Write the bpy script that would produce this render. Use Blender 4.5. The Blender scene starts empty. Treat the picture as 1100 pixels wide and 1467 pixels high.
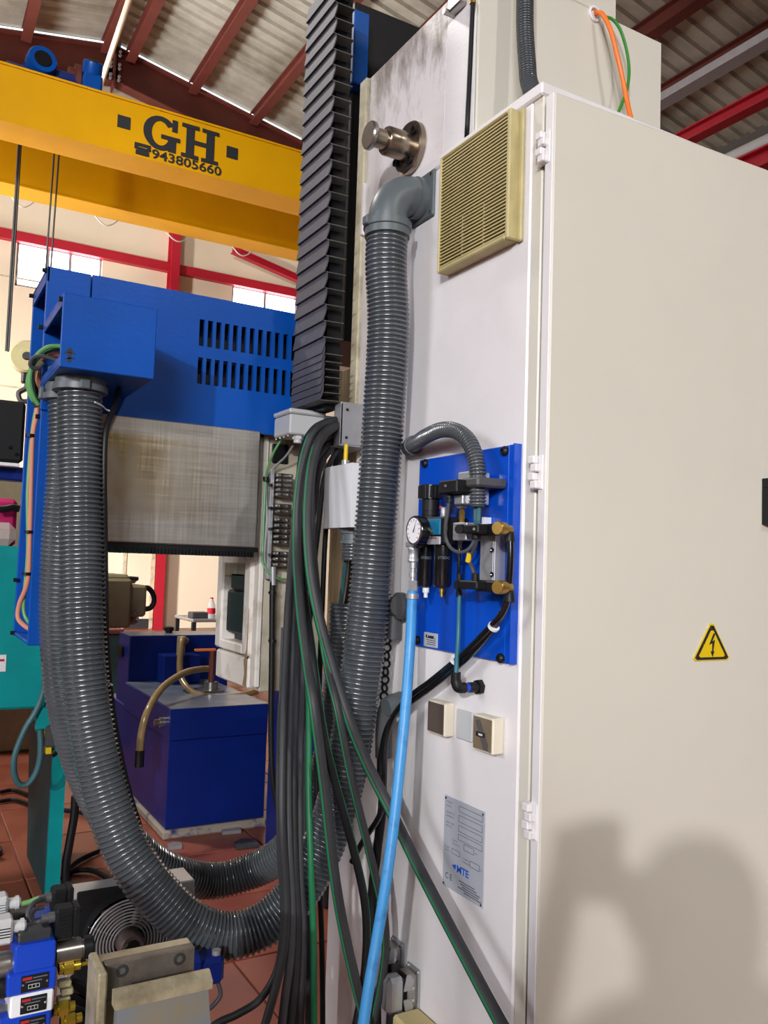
import bpy, bmesh, math, random
from mathutils import Vector, Matrix
random.seed(7)
V = Vector
PI = math.pi
sc = bpy.context.scene
col = sc.collection

# ------------------------------------------------------------------ camera, world, light, exposure
IW, IH, FPX = 1100, 1467, 1203.0
YAW, PITCH, ROLL = 0.5211, 0.06178, 0.03261
EYE = V((-1.139, -1.356, 1.6))
fw = V((math.sin(YAW) * math.cos(PITCH), math.cos(YAW) * math.cos(PITCH), math.sin(PITCH)))
r0 = V((math.cos(YAW), -math.sin(YAW), 0))
u0 = r0.cross(fw)
rt = r0 * math.cos(ROLL) + u0 * math.sin(ROLL)
up = -r0 * math.sin(ROLL) + u0 * math.cos(ROLL)
cam = bpy.data.cameras.new('camera')
cam.sensor_fit = 'VERTICAL'
cam.sensor_height = 24.0
cam.lens = 24.0 * FPX / IH
cam.clip_start = 0.02
cam.clip_end = 200
cam_o = bpy.data.objects.new('camera', cam)
col.objects.link(cam_o)
cam_o.matrix_world = Matrix(((rt.x, up.x, -fw.x, EYE.x), (rt.y, up.y, -fw.y, EYE.y), (rt.z, up.z, -fw.z, EYE.z), (0, 0, 0, 1)))
sc.camera = cam_o

world = bpy.data.worlds.new('hall_surroundings')
sc.world = world
world.use_nodes = True
world.node_tree.nodes['Background'].inputs[0].default_value = (0.96, 0.98, 1.0, 1)
world.node_tree.nodes['Background'].inputs[1].default_value = 0.1
sc.view_settings.view_transform = 'Standard'
sc.view_settings.look = 'None'
sc.view_settings.exposure = 0.1
sc.view_settings.gamma = 1.0
sc.view_settings.use_curve_mapping = False


def lamp(name, loc, target, power, size, color=(1, 1, 1), spread=PI):
    l = bpy.data.lights.new(name, 'AREA')
    l.shape = 'DISK'
    l.size = size
    l.energy = power
    l.color = color
    l.spread = spread
    o = bpy.data.objects.new(name, l)
    col.objects.link(o)
    o.location = loc
    o.rotation_euler = (V(target) - V(loc)).to_track_quat('-Z', 'Y').to_euler()
    return o


# high bay lamps of the hall, with fills added for wall and crane
lamp('bay_or_fill_lamp', (-9.97, -10.19, 5.19), (0, 0, 1.5), 90, 0.35, (1.0, 0.99, 1.0), 1.0)
lamp('bay_or_fill_lamp', (1.5, -8.0, 7.5), (0.3, 0.5, 1.5), 180, 0.6, (1.0, 0.96, 0.90))
lamp('bay_or_fill_lamp', (-7.0, 8.5, 4.2), (3.0, 17.5, 0.5), 800, 1.0, (1.0, 0.97, 0.92), 1.7)  # added fill lamp, brightens the end wall
lamp('bay_or_fill_lamp', (-5.0, 1.0, 8.4), (1.5, 10.0, 7.2), 95, 0.8, (1.0, 0.97, 0.92), 1.0)  # added fill lamp, lifts the near face of the crane
lamp('bay_or_fill_lamp', (-2.5, 6.5, 8.5), (1.0, 4.5, 0.0), 150, 0.8, (1.0, 0.96, 0.90), 2.0)
# unseen soft fills added left and behind; no glazing stands there
lamp('side_fill', (-12.5, 1.0, 5.5), (0.0, 0.8, 1.2), 60, 4.5, (0.93, 0.95, 1.0), 1.1)
lamp('side_fill', (-8.0, -12.5, 5.0), (0.5, 0.0, 1.2), 138, 4.5, (0.97, 0.98, 1.0), 1.1)
lamp('side_fill', (-9.0, 14.5, 4.5), (1.5, 12.5, 10.5), 600, 4.0, (0.97, 0.98, 1.0), 1.2)  # added fill that brightens the far roof


# ------------------------------------------------------------------ helpers
def ray(x, y):
    return fw + (x - IW / 2) / FPX * rt - (y - IH / 2) / FPX * up


def P(x, y, axis, val):
    """world point seen at photo pixel (x, y) on the plane axis = val"""
    d = ray(x, y)
    i = 'XYZ'.index(axis)
    return EYE + d * ((val - EYE[i]) / d[i])


def PL(x, y, n, c):
    """point of the pixel ray on plane n.p = c"""
    d = ray(x, y)
    n = V(n)
    return EYE + d * ((c - n.dot(EYE)) / n.dot(d))


def srgb(r, g, b):
    f = lambda c: (c / 255 / 12.92) if c / 255 <= 0.04045 else ((c / 255 + 0.055) / 1.055) ** 2.4
    return (f(r), f(g), f(b), 1)


MATS = {}


def mat(name, c, rough=0.5, metal=0.0, var=0.0, vscale=6.0, c2=None, bump=0.0, bscale=40.0, emit=None, estr=0.0, alpha=1.0, coat=0.0, trans=0.0, stretch=None, lo=0.4, hi=0.65, rvar=0.0):
    if name in MATS:
        return MATS[name]
    m = bpy.data.materials.new(name)
    m.use_nodes = True
    nt = m.node_tree
    b = nt.nodes['Principled BSDF']
    b.inputs['Base Color'].default_value = c
    b.inputs['Roughness'].default_value = rough
    b.inputs['Metallic'].default_value = metal
    b.inputs['Coat Weight'].default_value = coat
    b.inputs['Coat Roughness'].default_value = 0.15
    b.inputs['Transmission Weight'].default_value = trans
    b.inputs['Alpha'].default_value = alpha
    if emit:
        b.inputs['Emission Color'].default_value = emit
        b.inputs['Emission Strength'].default_value = estr
    if var or bump or rvar or c2:
        tc = nt.nodes.new('ShaderNodeTexCoord')
        src = tc.outputs['Object']
        if stretch:
            mp = nt.nodes.new('ShaderNodeMapping')
            mp.inputs['Scale'].default_value = stretch
            nt.links.new(src, mp.inputs['Vector'])
            src = mp.outputs['Vector']
        if var or c2:
            n = nt.nodes.new('ShaderNodeTexNoise')
            n.inputs['Scale'].default_value = vscale
            n.inputs['Detail'].default_value = 6
            n.inputs['Roughness'].default_value = 0.62
            nt.links.new(src, n.inputs['Vector'])
            rp = nt.nodes.new('ShaderNodeValToRGB')
            rp.color_ramp.elements[0].position = lo
            rp.color_ramp.elements[1].position = hi
            cc = c2 if c2 else tuple(max(0, k * (1 - var)) for k in c[:3]) + (1,)
            rp.color_ramp.elements[0].color = cc
            rp.color_ramp.elements[1].color = c
            nt.links.new(n.outputs['Fac'], rp.inputs['Fac'])
            nt.links.new(rp.outputs['Color'], b.inputs['Base Color'])
            if rvar:
                mr = nt.nodes.new('ShaderNodeMapRange')
                mr.inputs['To Min'].default_value = max(0, rough - rvar)
                mr.inputs['To Max'].default_value = min(1, rough + rvar)
                nt.links.new(n.outputs['Fac'], mr.inputs['Value'])
                nt.links.new(mr.outputs['Result'], b.inputs['Roughness'])
        if bump:
            n2 = nt.nodes.new('ShaderNodeTexNoise')
            n2.inputs['Scale'].default_value = bscale
            n2.inputs['Detail'].default_value = 4
            nt.links.new(src, n2.inputs['Vector'])
            bp = nt.nodes.new('ShaderNodeBump')
            bp.inputs['Strength'].default_value = bump
            bp.inputs['Distance'].default_value = 0.01
            nt.links.new(n2.outputs['Fac'], bp.inputs['Height'])
            nt.links.new(bp.outputs['Normal'], b.inputs['Normal'])
    MATS[name] = m
    return m


class MB:
    """collects shapes for one mesh"""

    def __init__(s, xf=None):
        s.v = []
        s.f = []
        s.xf = xf

    def add(s, vs, fs):
        k = len(s.v)
        s.v += [(s.xf @ V(p)) if s.xf else V(p) for p in vs]
        s.f += [tuple(i + k for i in f) for f in fs]
        return s

    def box(s, a, b, bev=0.0):
        x0, x1 = sorted((a[0], b[0])); y0, y1 = sorted((a[1], b[1])); z0, z1 = sorted((a[2], b[2]))
        bev = min(bev, (x1 - x0) * .45, (y1 - y0) * .45, (z1 - z0) * .45)
        if bev <= 0:
            return s.add([(x, y, z) for z in (z0, z1) for y in (y0, y1) for x in (x0, x1)],
                         [(0, 2, 3, 1), (4, 5, 7, 6), (0, 1, 5, 4), (2, 6, 7, 3), (0, 4, 6, 2), (1, 3, 7, 5)])
        L = ((x0, x1), (y0, y1), (z0, z1))
        vs = []; idx = {}
        for cx in (0, 1):
            for cy in (0, 1):
                for cz in (0, 1):
                    for a_ in range(3):
                        p = []
                        for k, c in enumerate((cx, cy, cz)):
                            q = L[k][c]
                            if k != a_:
                                q += bev if c == 0 else -bev
                            p.append(q)
                        idx[(cx, cy, cz, a_)] = len(vs)
                        vs.append(p)
        fs = []
        for a_ in range(3):
            o = [k for k in range(3) if k != a_]
            for c in (0, 1):
                q = []
                for (m, n) in ((0, 0), (1, 0), (1, 1), (0, 1)):
                    t = [0, 0, 0]; t[a_] = c; t[o[0]] = m; t[o[1]] = n
                    q.append(idx[tuple(t) + (a_,)])
                fs.append(tuple(q))
            for m in (0, 1):
                for n in (0, 1):
                    t0 = [0, 0, 0]; t0[o[0]] = m; t0[o[1]] = n
                    t1 = list(t0); t1[a_] = 1
                    fs.append((idx[tuple(t0) + (o[0],)], idx[tuple(t1) + (o[0],)], idx[tuple(t1) + (o[1],)], idx[tuple(t0) + (o[1],)]))
        for cx in (0, 1):
            for cy in (0, 1):
                for cz in (0, 1):
                    fs.append(tuple(idx[(cx, cy, cz, k)] for k in range(3)))
        return s.add(vs, fs)

    def lathe(s, o, ax, prof, seg=20, cap=True):
        o = V(o); ax = V(ax).normalized()
        e1 = ax.orthogonal().normalized(); e2 = ax.cross(e1)
        vs = []; fs = []
        for t, r in prof:
            for k in range(seg):
                a = 2 * PI * k / seg
                vs.append(o + ax * t + (e1 * math.cos(a) + e2 * math.sin(a)) * r)
        for i in range(len(prof) - 1):
            for k in range(seg):
                j = (k + 1) % seg
                fs.append((i * seg + k, i * seg + j, (i + 1) * seg + j, (i + 1) * seg + k))
        if cap:
            fs.append(tuple(range(seg))); n = (len(prof) - 1) * seg
            fs.append(tuple(n + k for k in range(seg)))
        return s.add(vs, fs)

    def cyl(s, a, b, r, r1=None, seg=16):
        a = V(a); b = V(b)
        return s.lathe(a, b - a, [(0, r), ((b - a).length, r if r1 is None else r1)], seg)

    def hexa(s, a, b, r):
        return s.cyl(a, b, r, seg=6)

    def tube(s, pts, r, seg=10, cap=True, rf=None):
        pts = [V(p) for p in pts]
        n = len(pts); vs = []; fs = []
        t = (pts[1] - pts[0]).normalized()
        e1 = t.orthogonal().normalized()
        for i in range(n):
            tt = (pts[min(i + 1, n - 1)] - pts[max(i - 1, 0)])
            if tt.length > 1e-9:
                tt.normalize()
            else:
                tt = t
            e1 = (e1 - tt * e1.dot(tt)).normalized()
            e2 = tt.cross(e1)
            rr = rf(i) if rf else r
            for k in range(seg):
                a = 2 * PI * k / seg
                vs.append(pts[i] + (e1 * math.cos(a) + e2 * math.sin(a)) * rr)
        for i in range(n - 1):
            for k in range(seg):
                j = (k + 1) % seg
                fs.append((i * seg + k, i * seg + j, (i + 1) * seg + j, (i + 1) * seg + k))
        if cap:
            fs.append(tuple(range(seg))); fs.append(tuple((n - 1) * seg + k for k in range(seg)))
        return s.add(vs, fs)

    def prism(s, poly, vec):
        poly = [V(p) for p in poly]; vec = V(vec); n = len(poly)
        return s.add(poly + [p + vec for p in poly], [tuple(range(n)), tuple(range(n, 2 * n))] + [(i, (i + 1) % n, (i + 1) % n + n, i + n) for i in range(n)])

    def ring(s, c, ax, R, r, seg=32, ms=8, a0=0, a1=2 * PI):
        c = V(c); ax = V(ax).normalized(); e1 = ax.orthogonal().normalized(); e2 = ax.cross(e1)
        full = abs(a1 - a0 - 2 * PI) < 1e-6
        pts = [c + (e1 * math.cos(a0 + (a1 - a0) * k / seg) + e2 * math.sin(a0 + (a1 - a0) * k / seg)) * R for k in range(seg + 1)]
        if not full:
            return s.tube(pts, r, ms)
        vs = []; fs = []
        for k in range(seg):
            a = 2 * PI * k / seg; d = e1 * math.cos(a) + e2 * math.sin(a)
            for m in range(ms):
                b = 2 * PI * m / ms
                vs.append(c + d * (R + r * math.cos(b)) + ax * r * math.sin(b))
        for k in range(seg):
            for m in range(ms):
                k2 = (k + 1) % seg; m2 = (m + 1) % ms
                fs.append((k * ms + m, k2 * ms + m, k2 * ms + m2, k * ms + m2))
        return s.add(vs, fs)

    def build(s, name, m, parent=None, label=None, smooth=True, ang=35):
        me = bpy.data.meshes.new(name)
        pts = s.v
        lo = V((min(p.x for p in pts), min(p.y for p in pts), min(p.z for p in pts)))
        hi = V((max(p.x for p in pts), max(p.y for p in pts), max(p.z for p in pts)))
        c = V(((lo.x + hi.x) / 2, (lo.y + hi.y) / 2, lo.z))
        me.from_pydata([p - c for p in pts], [], s.f)
        bm = bmesh.new(); bm.from_mesh(me)
        bmesh.ops.recalc_face_normals(bm, faces=bm.faces)
        bm.to_mesh(me); bm.free()
        if smooth:
            me.polygons.foreach_set('use_smooth', [True] * len(me.polygons))
            me.set_sharp_from_angle(angle=math.radians(ang))
        me.materials.append(M[m] if isinstance(m, str) else m)
        o = bpy.data.objects.new(name, me)
        col.objects.link(o)
        place(o, c, parent)
        if label:
            o['label'] = label
        return o


WL = {}


def place(o, c, parent):
    WL[o.name] = V(c)
    if parent:
        o.parent = parent
        o.location = V(c) - WL[parent.name]
    else:
        o.location = c


def thing(name, label, cat, loc, group=None):
    o = bpy.data.objects.new(name, None)
    o.empty_display_size = 0.05
    col.objects.link(o)
    place(o, V(loc), None)
    tag(o, label, cat, group)
    return o


def tag(o, label, cat, group=None):
    o['label'] = label
    o['category'] = cat
    if group:
        o['group'] = group
    return o


def struct(o, label=None, cat=None):
    o['kind'] = 'structure'
    if label:
        o['label'] = label
    if cat:
        o['category'] = cat
    return o


def clone(o, delta, parent):
    c = o.copy()
    col.objects.link(c)
    WL[c.name] = WL[o.name] + V(delta)
    if parent:
        c.parent = parent
        c.location = WL[c.name] - WL[parent.name]
    else:
        c.location = WL[c.name]
    return c


def spline(ctrl, n=12):
    """Catmull-Rom through control points"""
    c = [V(p) for p in ctrl]
    c = [c[0] * 2 - c[1]] + c + [c[-1] * 2 - c[-2]]
    out = []
    for i in range(1, len(c) - 2):
        a, b, d, e = c[i - 1], c[i], c[i + 1], c[i + 2]
        for k in range(n):
            t = k / n
            out.append(0.5 * ((2 * b) + (d - a) * t + (2 * a - 5 * b + 4 * d - e) * t * t + (3 * b - a - 3 * d + e) * t ** 3))
    out.append(c[-2])
    return out


def resample(pts, step):
    out = [pts[0]]; acc = 0.0
    for i in range(1, len(pts)):
        a = pts[i - 1]; b = pts[i]; L = (b - a).length
        while acc + L >= step:
            t = (step - acc) / L
            a = a + (b - a) * t
            out.append(a); L = (b - a).length; acc = 0.0
        acc += L
    return out


def corrugated(mb, path, R, pitch, depth, seg=28):
    """ringed hose along a path"""
    q = 6
    pts = resample(path, pitch / q)
    prof = [0.0, 0.35, 0.92, 1.0, 0.92, 0.35]
    mb.tube(pts, R, seg, True, lambda i: R - depth + depth * prof[i % q])


def text(mb, s, origin, right, upv, height, thick=0.0006, bold=0.0, sx=1.0):
    cu = bpy.data.curves.new('lettering', 'FONT')
    cu.body = s
    cu.size = 1.0
    cu.offset = bold
    cu.extrude = 0.0
    cu.resolution_u = 3
    ob = bpy.data.objects.new('lettering', cu)
    col.objects.link(ob)
    dg = bpy.context.evaluated_depsgraph_get()
    me = bpy.data.meshes.new_from_object(ob.evaluated_get(dg))
    right = V(right).normalized(); upv = V(upv).normalized(); o = V(origin)
    k = height / 0.70
    nrm = right.cross(upv)
    vs = [o + right * p.co.x * k * sx + upv * p.co.y * k + nrm * thick for p in me.vertices]
    mb.add(vs, [tuple(p.vertices) for p in me.polygons])
    bpy.data.objects.remove(ob)
    bpy.data.curves.remove(cu)
    bpy.data.meshes.remove(me)
    return mb


# ------------------------------------------------------------------ materials
M = {}


def mm(key, *a, **k):
    M[key] = mat(key, *a, **k)


mm('white_paint', srgb(232, 228, 229), 0.42, var=0.07, vscale=3.0, bump=0.05, bscale=120)
mm('white_column', srgb(232, 226, 226), 0.45, c2=srgb(205, 194, 186), vscale=2.6, lo=0.28, hi=0.5, bump=0.08, bscale=90)
mm('beige_paint', srgb(216, 212, 199), 0.38, var=0.04, vscale=1.5, bump=0.04, bscale=150)
mm('beige_dirt_shade', srgb(205, 195, 168), 0.55, c2=srgb(140, 125, 95), vscale=7, lo=0.3, hi=0.55)  # real dirt; on one control box side it stands for shade
mm('vent_cream', srgb(192, 178, 126), 0.5, var=0.15, vscale=12)
mm('vent_dark', srgb(80, 64, 42), 0.85, var=0.3, vscale=30)
mm('hose_grey', srgb(84, 89, 94), 0.26, var=0.3, vscale=3.5, coat=0.5)
mm('cuff_grey', srgb(92, 100, 104), 0.42, var=0.12, vscale=10)
mm('pvc_dark', srgb(78, 78, 80), 0.5, var=0.1)
mm('blue_paint', srgb(8, 78, 170), 0.36, var=0.16, vscale=4.0, bump=0.04, bscale=100)
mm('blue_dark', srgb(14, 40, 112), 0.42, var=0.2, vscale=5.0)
mm('blue_panel', srgb(10, 78, 200), 0.2, var=0.08, vscale=5, coat=0.5)
mm('blue_tank', srgb(12, 38, 120), 0.35, var=0.15, vscale=4)
mm('blue_valve', srgb(8, 62, 186), 0.35)
mm('blue_beam', srgb(28, 82, 160), 0.4, var=0.15, vscale=4)
mm('yellow_crane', srgb(222, 164, 4), 0.42, var=0.08, vscale=1.2)
mm('red_paint', srgb(178, 22, 44), 0.5, var=0.1)
mm('red_oxide', srgb(104, 46, 36), 0.6, var=0.2, vscale=3)
mm('red_oxide_pale', srgb(140, 84, 74), 0.6, var=0.15, vscale=3)
mm('sheet_metal', srgb(196, 193, 180), 0.45, 0.25, c2=srgb(140, 134, 118), vscale=0.9, lo=0.3, hi=0.7)
mm('wall_cream', srgb(232, 218, 194), 0.8, var=0.05, vscale=0.4)
mm('cladding', srgb(92, 86, 82), 0.7)
mm('floor_red', srgb(168, 96, 72), 0.38, c2=srgb(130, 64, 50), vscale=1.6, lo=0.3, hi=0.7, bump=0.05, bscale=12, rvar=0.12)
mm('floor_joint', srgb(128, 84, 68), 0.7)
mm('black', srgb(24, 24, 26), 0.45)
mm('black_gloss', srgb(16, 17, 20), 0.2, coat=0.3)
mm('rubber', srgb(46, 47, 50), 0.55, var=0.15, vscale=30)
mm('rubber_grey', srgb(70, 70, 76), 0.55, var=0.15, vscale=30)
mm('green_stripe', srgb(26, 112, 72), 0.5)
mm('bellows', srgb(78, 77, 86), 0.62, var=0.2, vscale=20, bump=0.1, bscale=60)
mm('bellows_edge', srgb(88, 88, 84), 0.6)
mm('blue_hose', srgb(70, 152, 216), 0.4, c2=srgb(52, 116, 180), vscale=25, lo=0.25, hi=0.45)
mm('teal_tube', srgb(44, 104, 124), 0.35)
mm('steel', srgb(172, 168, 162), 0.28, 0.9, var=0.15, vscale=15)
mm('steel_brown', srgb(158, 144, 128), 0.26, 0.9, var=0.25, vscale=14)
mm('chrome', srgb(205, 205, 208), 0.15, 1.0)
mm('galv', srgb(178, 178, 182), 0.4, 0.5, var=0.12, vscale=20)
mm('alu', srgb(186, 188, 192), 0.38, 0.6, var=0.08, vscale=20)
mm('plate_alu', srgb(186, 190, 200), 0.45, 0.15, var=0.06, vscale=8)
mm('brass', srgb(196, 160, 84), 0.3, 0.9, var=0.15, vscale=40)
mm('zinc_yellow', srgb(214, 184, 66), 0.3, 0.8, var=0.15, vscale=40)
mm('teal_paint', srgb(4, 150, 152), 0.42, c2=srgb(4, 128, 132), vscale=2.5, lo=0.3, hi=0.6)
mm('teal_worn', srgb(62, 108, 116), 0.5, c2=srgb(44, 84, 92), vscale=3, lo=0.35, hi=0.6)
mm('magenta', srgb(206, 18, 104), 0.45)
mm('grey_plastic', srgb(196, 197, 198), 0.45, var=0.04)
mm('white_plastic', srgb(232, 232, 236), 0.4)
mm('cream_plastic', srgb(226, 218, 196), 0.45)
mm('smoke_brown', srgb(92, 80, 72), 0.15, coat=0.4)
mm('smoke_tan', srgb(132, 114, 88), 0.15, coat=0.4, var=0.15, vscale=30)
mm('print_dark', srgb(34, 36, 42), 0.6)
mm('print_grey', srgb(96, 100, 112), 0.6)
mm('print_blue', srgb(24, 92, 214), 0.5)
mm('print_white', srgb(214, 214, 214), 0.6)
mm('print_red', srgb(170, 30, 36), 0.6)
mm('sign_yellow', srgb(226, 192, 24), 0.4)
mm('orange', srgb(236, 120, 40), 0.45)
mm('orange_pale', srgb(206, 134, 104), 0.5)
mm('green_cable', srgb(48, 132, 44), 0.45)
mm('green_wire', srgb(96, 156, 92), 0.45)
mm('hose_tan', srgb(150, 126, 84), 0.3, var=0.2, vscale=12, coat=0.3)
mm('olive', srgb(160, 150, 116), 0.45, var=0.15, vscale=8)
mm('teal_label', srgb(22, 116, 160), 0.4)
mm('vise_paint', srgb(122, 128, 138), 0.35, 0.2, c2=srgb(140, 128, 100), vscale=9, lo=0.3, hi=0.62, coat=0.2)
mm('vise_steel', srgb(190, 180, 152), 0.42, 0.45, c2=srgb(128, 116, 92), vscale=16, lo=0.3, hi=0.6)
mm('jaw_steel', srgb(126, 118, 108), 0.4, 0.5, c2=srgb(84, 78, 72), vscale=12, lo=0.3, hi=0.6)
mm('plinth', srgb(160, 150, 138), 0.7, c2=srgb(52, 56, 110), vscale=9, lo=0.3, hi=0.42)
mm('tank_lid', srgb(112, 122, 140), 0.32, c2=srgb(84, 92, 108), vscale=5, lo=0.35, hi=0.6)
mm('guide_tan', srgb(176, 152, 116), 0.35, 0.3, c2=srgb(104, 80, 54), vscale=4, stretch=(8, 8, 0.6), lo=0.3, hi=0.65)
mm('casting', srgb(222, 216, 208), 0.5, c2=srgb(176, 162, 142), vscale=6, lo=0.3, hi=0.46)
mm('casting_chip', srgb(150, 124, 96), 0.7, var=0.2, vscale=30)
mm('saddle_beige', srgb(186, 178, 160), 0.5, c2=srgb(140, 130, 110), vscale=6, lo=0.3, hi=0.55)
mm('fan_brown', srgb(88, 74, 70), 0.45)
mm('bottle', srgb(232, 234, 236), 0.1, alpha=0.55)
mm('bottle_label', srgb(214, 30, 56), 0.5)
mm('film', srgb(214, 216, 206), 0.15, alpha=0.45)
mm('window_light', srgb(240, 246, 255), 0.5, emit=(0.92, 0.97, 1.0, 1), estr=7.0)
mm('gap_light', srgb(240, 246, 255), 0.5, emit=(0.92, 0.97, 1.0, 1), estr=1.2)
mm('bench_cream', srgb(214, 196, 140), 0.5, var=0.1)
mm('hook_cream', srgb(150, 142, 98), 0.5, var=0.15, vscale=8)
mm('skin', srgb(196, 150, 124), 0.5)
mm('cloth_navy', srgb(44, 52, 74), 0.8)
mm('hair', srgb(44, 34, 28), 0.7)


def steel_way_mat():
    m = bpy.data.materials.new('scraped_steel')
    m.use_nodes = True
    nt = m.node_tree
    b = nt.nodes['Principled BSDF']
    b.inputs['Metallic'].default_value = 0.75
    tc = nt.nodes.new('ShaderNodeTexCoord')

    def noise(scale, st, det=5):
        mp = nt.nodes.new('ShaderNodeMapping'); mp.inputs['Scale'].default_value = st
        nt.links.new(tc.outputs['Object'], mp.inputs['Vector'])
        n = nt.nodes.new('ShaderNodeTexNoise'); n.inputs['Scale'].default_value = scale; n.inputs['Detail'].default_value = det
        nt.links.new(mp.outputs['Vector'], n.inputs['Vector'])
        return n.outputs['Fac']

    def math_(op, a, c):
        n = nt.nodes.new('ShaderNodeMath'); n.operation = op
        for i, q in enumerate((a, c)):
            if isinstance(q, (int, float)):
                n.inputs[i].default_value = q
            else:
                nt.links.new(q, n.inputs[i])
        return n.outputs[0]

    def ramp(fac, p0, c0, p1, c1):
        r = nt.nodes.new('ShaderNodeValToRGB')
        r.color_ramp.elements[0].position = p0; r.color_ramp.elements[0].color = c0
        r.color_ramp.elements[1].position = p1; r.color_ramp.elements[1].color = c1
        nt.links.new(fac, r.inputs['Fac'])
        return r.outputs['Color']

    hor = noise(6, (1, 1, 22)); ver = noise(6, (26, 1, 1)); big = noise(5, (1, 1, 0.6), 3)
    weave = math_('ADD', math_('MULTIPLY', hor, 0.5), math_('MULTIPLY', ver, 0.5))
    base = ramp(weave, 0.3, srgb(160, 155, 146), 0.7, srgb(190, 188, 184))
    brown = ramp(weave, 0.36, srgb(122, 98, 46), 0.64, srgb(172, 158, 124))
    sep = nt.nodes.new('ShaderNodeSeparateXYZ'); nt.links.new(tc.outputs['Object'], sep.inputs[0])
    # brown oil film on the left two thirds, in patches
    mr = nt.nodes.new('ShaderNodeMapRange'); mr.inputs['From Min'].default_value = 0.14; mr.inputs['From Max'].default_value = -0.16
    nt.links.new(sep.outputs['X'], mr.inputs['Value'])
    zr = nt.nodes.new('ShaderNodeMapRange'); zr.inputs['From Min'].default_value = 0.06; zr.inputs['From Max'].default_value = 0.09
    nt.links.new(sep.outputs['Z'], zr.inputs['Value'])
    zt = nt.nodes.new('ShaderNodeMapRange'); zt.inputs['From Min'].default_value = 0.31; zt.inputs['From Max'].default_value = 0.29
    nt.links.new(sep.outputs['Z'], zt.inputs['Value'])
    pm = nt.nodes.new('ShaderNodeMapRange'); pm.inputs['From Min'].default_value = 0.38; pm.inputs['From Max'].default_value = 0.50
    nt.links.new(math_('ADD', math_('MULTIPLY', big, 0.6), math_('MULTIPLY', weave, 0.4)), pm.inputs['Value'])
    fac = math_('MULTIPLY', math_('MULTIPLY', mr.outputs[0], pm.outputs[0]), math_('MULTIPLY', zr.outputs[0], zt.outputs[0]))
    mx = nt.nodes.new('ShaderNodeMix'); mx.data_type = 'RGBA'
    nt.links.new(fac, mx.inputs['Factor']); nt.links.new(base, mx.inputs[6]); nt.links.new(brown, mx.inputs[7])
    nt.links.new(mx.outputs[2], b.inputs['Base Color'])
    rr = nt.nodes.new('ShaderNodeMapRange'); rr.inputs['To Min'].default_value = 0.3; rr.inputs['To Max'].default_value = 0.55
    nt.links.new(weave, rr.inputs['Value']); nt.links.new(rr.outputs[0], b.inputs['Roughness'])
    return m


M['steel_way'] = steel_way_mat()
for _k in ('blue_paint', 'blue_tank', 'blue_panel', 'blue_beam', 'teal_paint', 'yellow_crane', 'black'):
    M[_k].node_tree.nodes['Principled BSDF'].inputs['Specular IOR Level'].default_value = 0.25


def grime_on_top(m, z0, z1):
    """brown scuffs along the upper edge of the painted column"""
    nt = m.node_tree
    b = nt.nodes['Principled BSDF']
    src = b.inputs['Base Color'].links[0].from_socket
    tc = nt.nodes.new('ShaderNodeTexCoord')
    sep = nt.nodes.new('ShaderNodeSeparateXYZ'); nt.links.new(tc.outputs['Object'], sep.inputs[0])
    mp = nt.nodes.new('ShaderNodeMapping'); mp.inputs['Scale'].default_value = (9, 9, 3.5); nt.links.new(tc.outputs['Object'], mp.inputs['Vector'])
    n = nt.nodes.new('ShaderNodeTexNoise'); n.inputs['Scale'].default_value = 2.2; n.inputs['Detail'].default_value = 8; n.inputs['Roughness'].default_value = 0.7
    nt.links.new(mp.outputs['Vector'], n.inputs['Vector'])
    mr = nt.nodes.new('ShaderNodeMapRange'); mr.inputs['From Min'].default_value = z0; mr.inputs['From Max'].default_value = z1
    nt.links.new(sep.outputs['Z'], mr.inputs['Value'])
    ad = nt.nodes.new('ShaderNodeMath'); ad.operation = 'MULTIPLY_ADD'; nt.links.new(mr.outputs[0], ad.inputs[0]); ad.inputs[1].default_value = 0.42; nt.links.new(n.outputs['Fac'], ad.inputs[2])
    m2 = nt.nodes.new('ShaderNodeMapRange'); m2.inputs['From Min'].default_value = 0.70; m2.inputs['From Max'].default_value = 0.98; m2.inputs['To Max'].default_value = 0.8
    nt.links.new(ad.outputs[0], m2.inputs['Value'])
    mx = nt.nodes.new('ShaderNodeMix'); mx.data_type = 'RGBA'
    nt.links.new(m2.outputs[0], mx.inputs['Factor']); nt.links.new(src, mx.inputs[6]); mx.inputs[7].default_value = srgb(120, 104, 90)
    nt.links.new(mx.outputs[2], b.inputs['Base Color'])


grime_on_top(M['white_column'], 2.72, 3.07)

# ------------------------------------------------------------------ the hall
YW = 17.5
mb = MB(); mb.box((-16, -16, -0.2), (16, YW + 0.3, -0.012))
floor = struct(mb.build('floor', 'floor_joint'), 'red painted workshop floor of large worn tiles', 'floor')
# floor tiles: single pieces where the picture can tell them apart, one joined field beyond
TS = 0.62
tile0 = None
far_tiles = MB()
for i in range(-24, 25):
    for j in range(-24, 28):
        x0 = i * TS + 0.11; y0 = j * TS + 0.05
        if y0 + TS > YW:
            continue
        if -3 <= i <= 4 and 0 <= j <= 9:
            if tile0 is None:
                tile0 = MB().box((x0 + .005, y0 + .005, -0.02), (x0 + TS - .005, y0 + TS - .005, 0), 0.003).build('floor_tile', 'floor_red', floor)
                T0 = V((x0, y0, 0))
            else:
                clone(tile0, V((x0, y0, 0)) - T0, floor)
        else:
            far_tiles.add([(x0 + .005, y0 + .005, 0), (x0 + TS - .005, y0 + .005, 0), (x0 + TS - .005, y0 + TS - .005, 0), (x0 + .005, y0 + TS - .005, 0)], [(0, 1, 2, 3)])
ft = far_tiles.build('floor_tile_field', 'floor_red', floor, smooth=False)
ft['kind'] = 'stuff'

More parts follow.
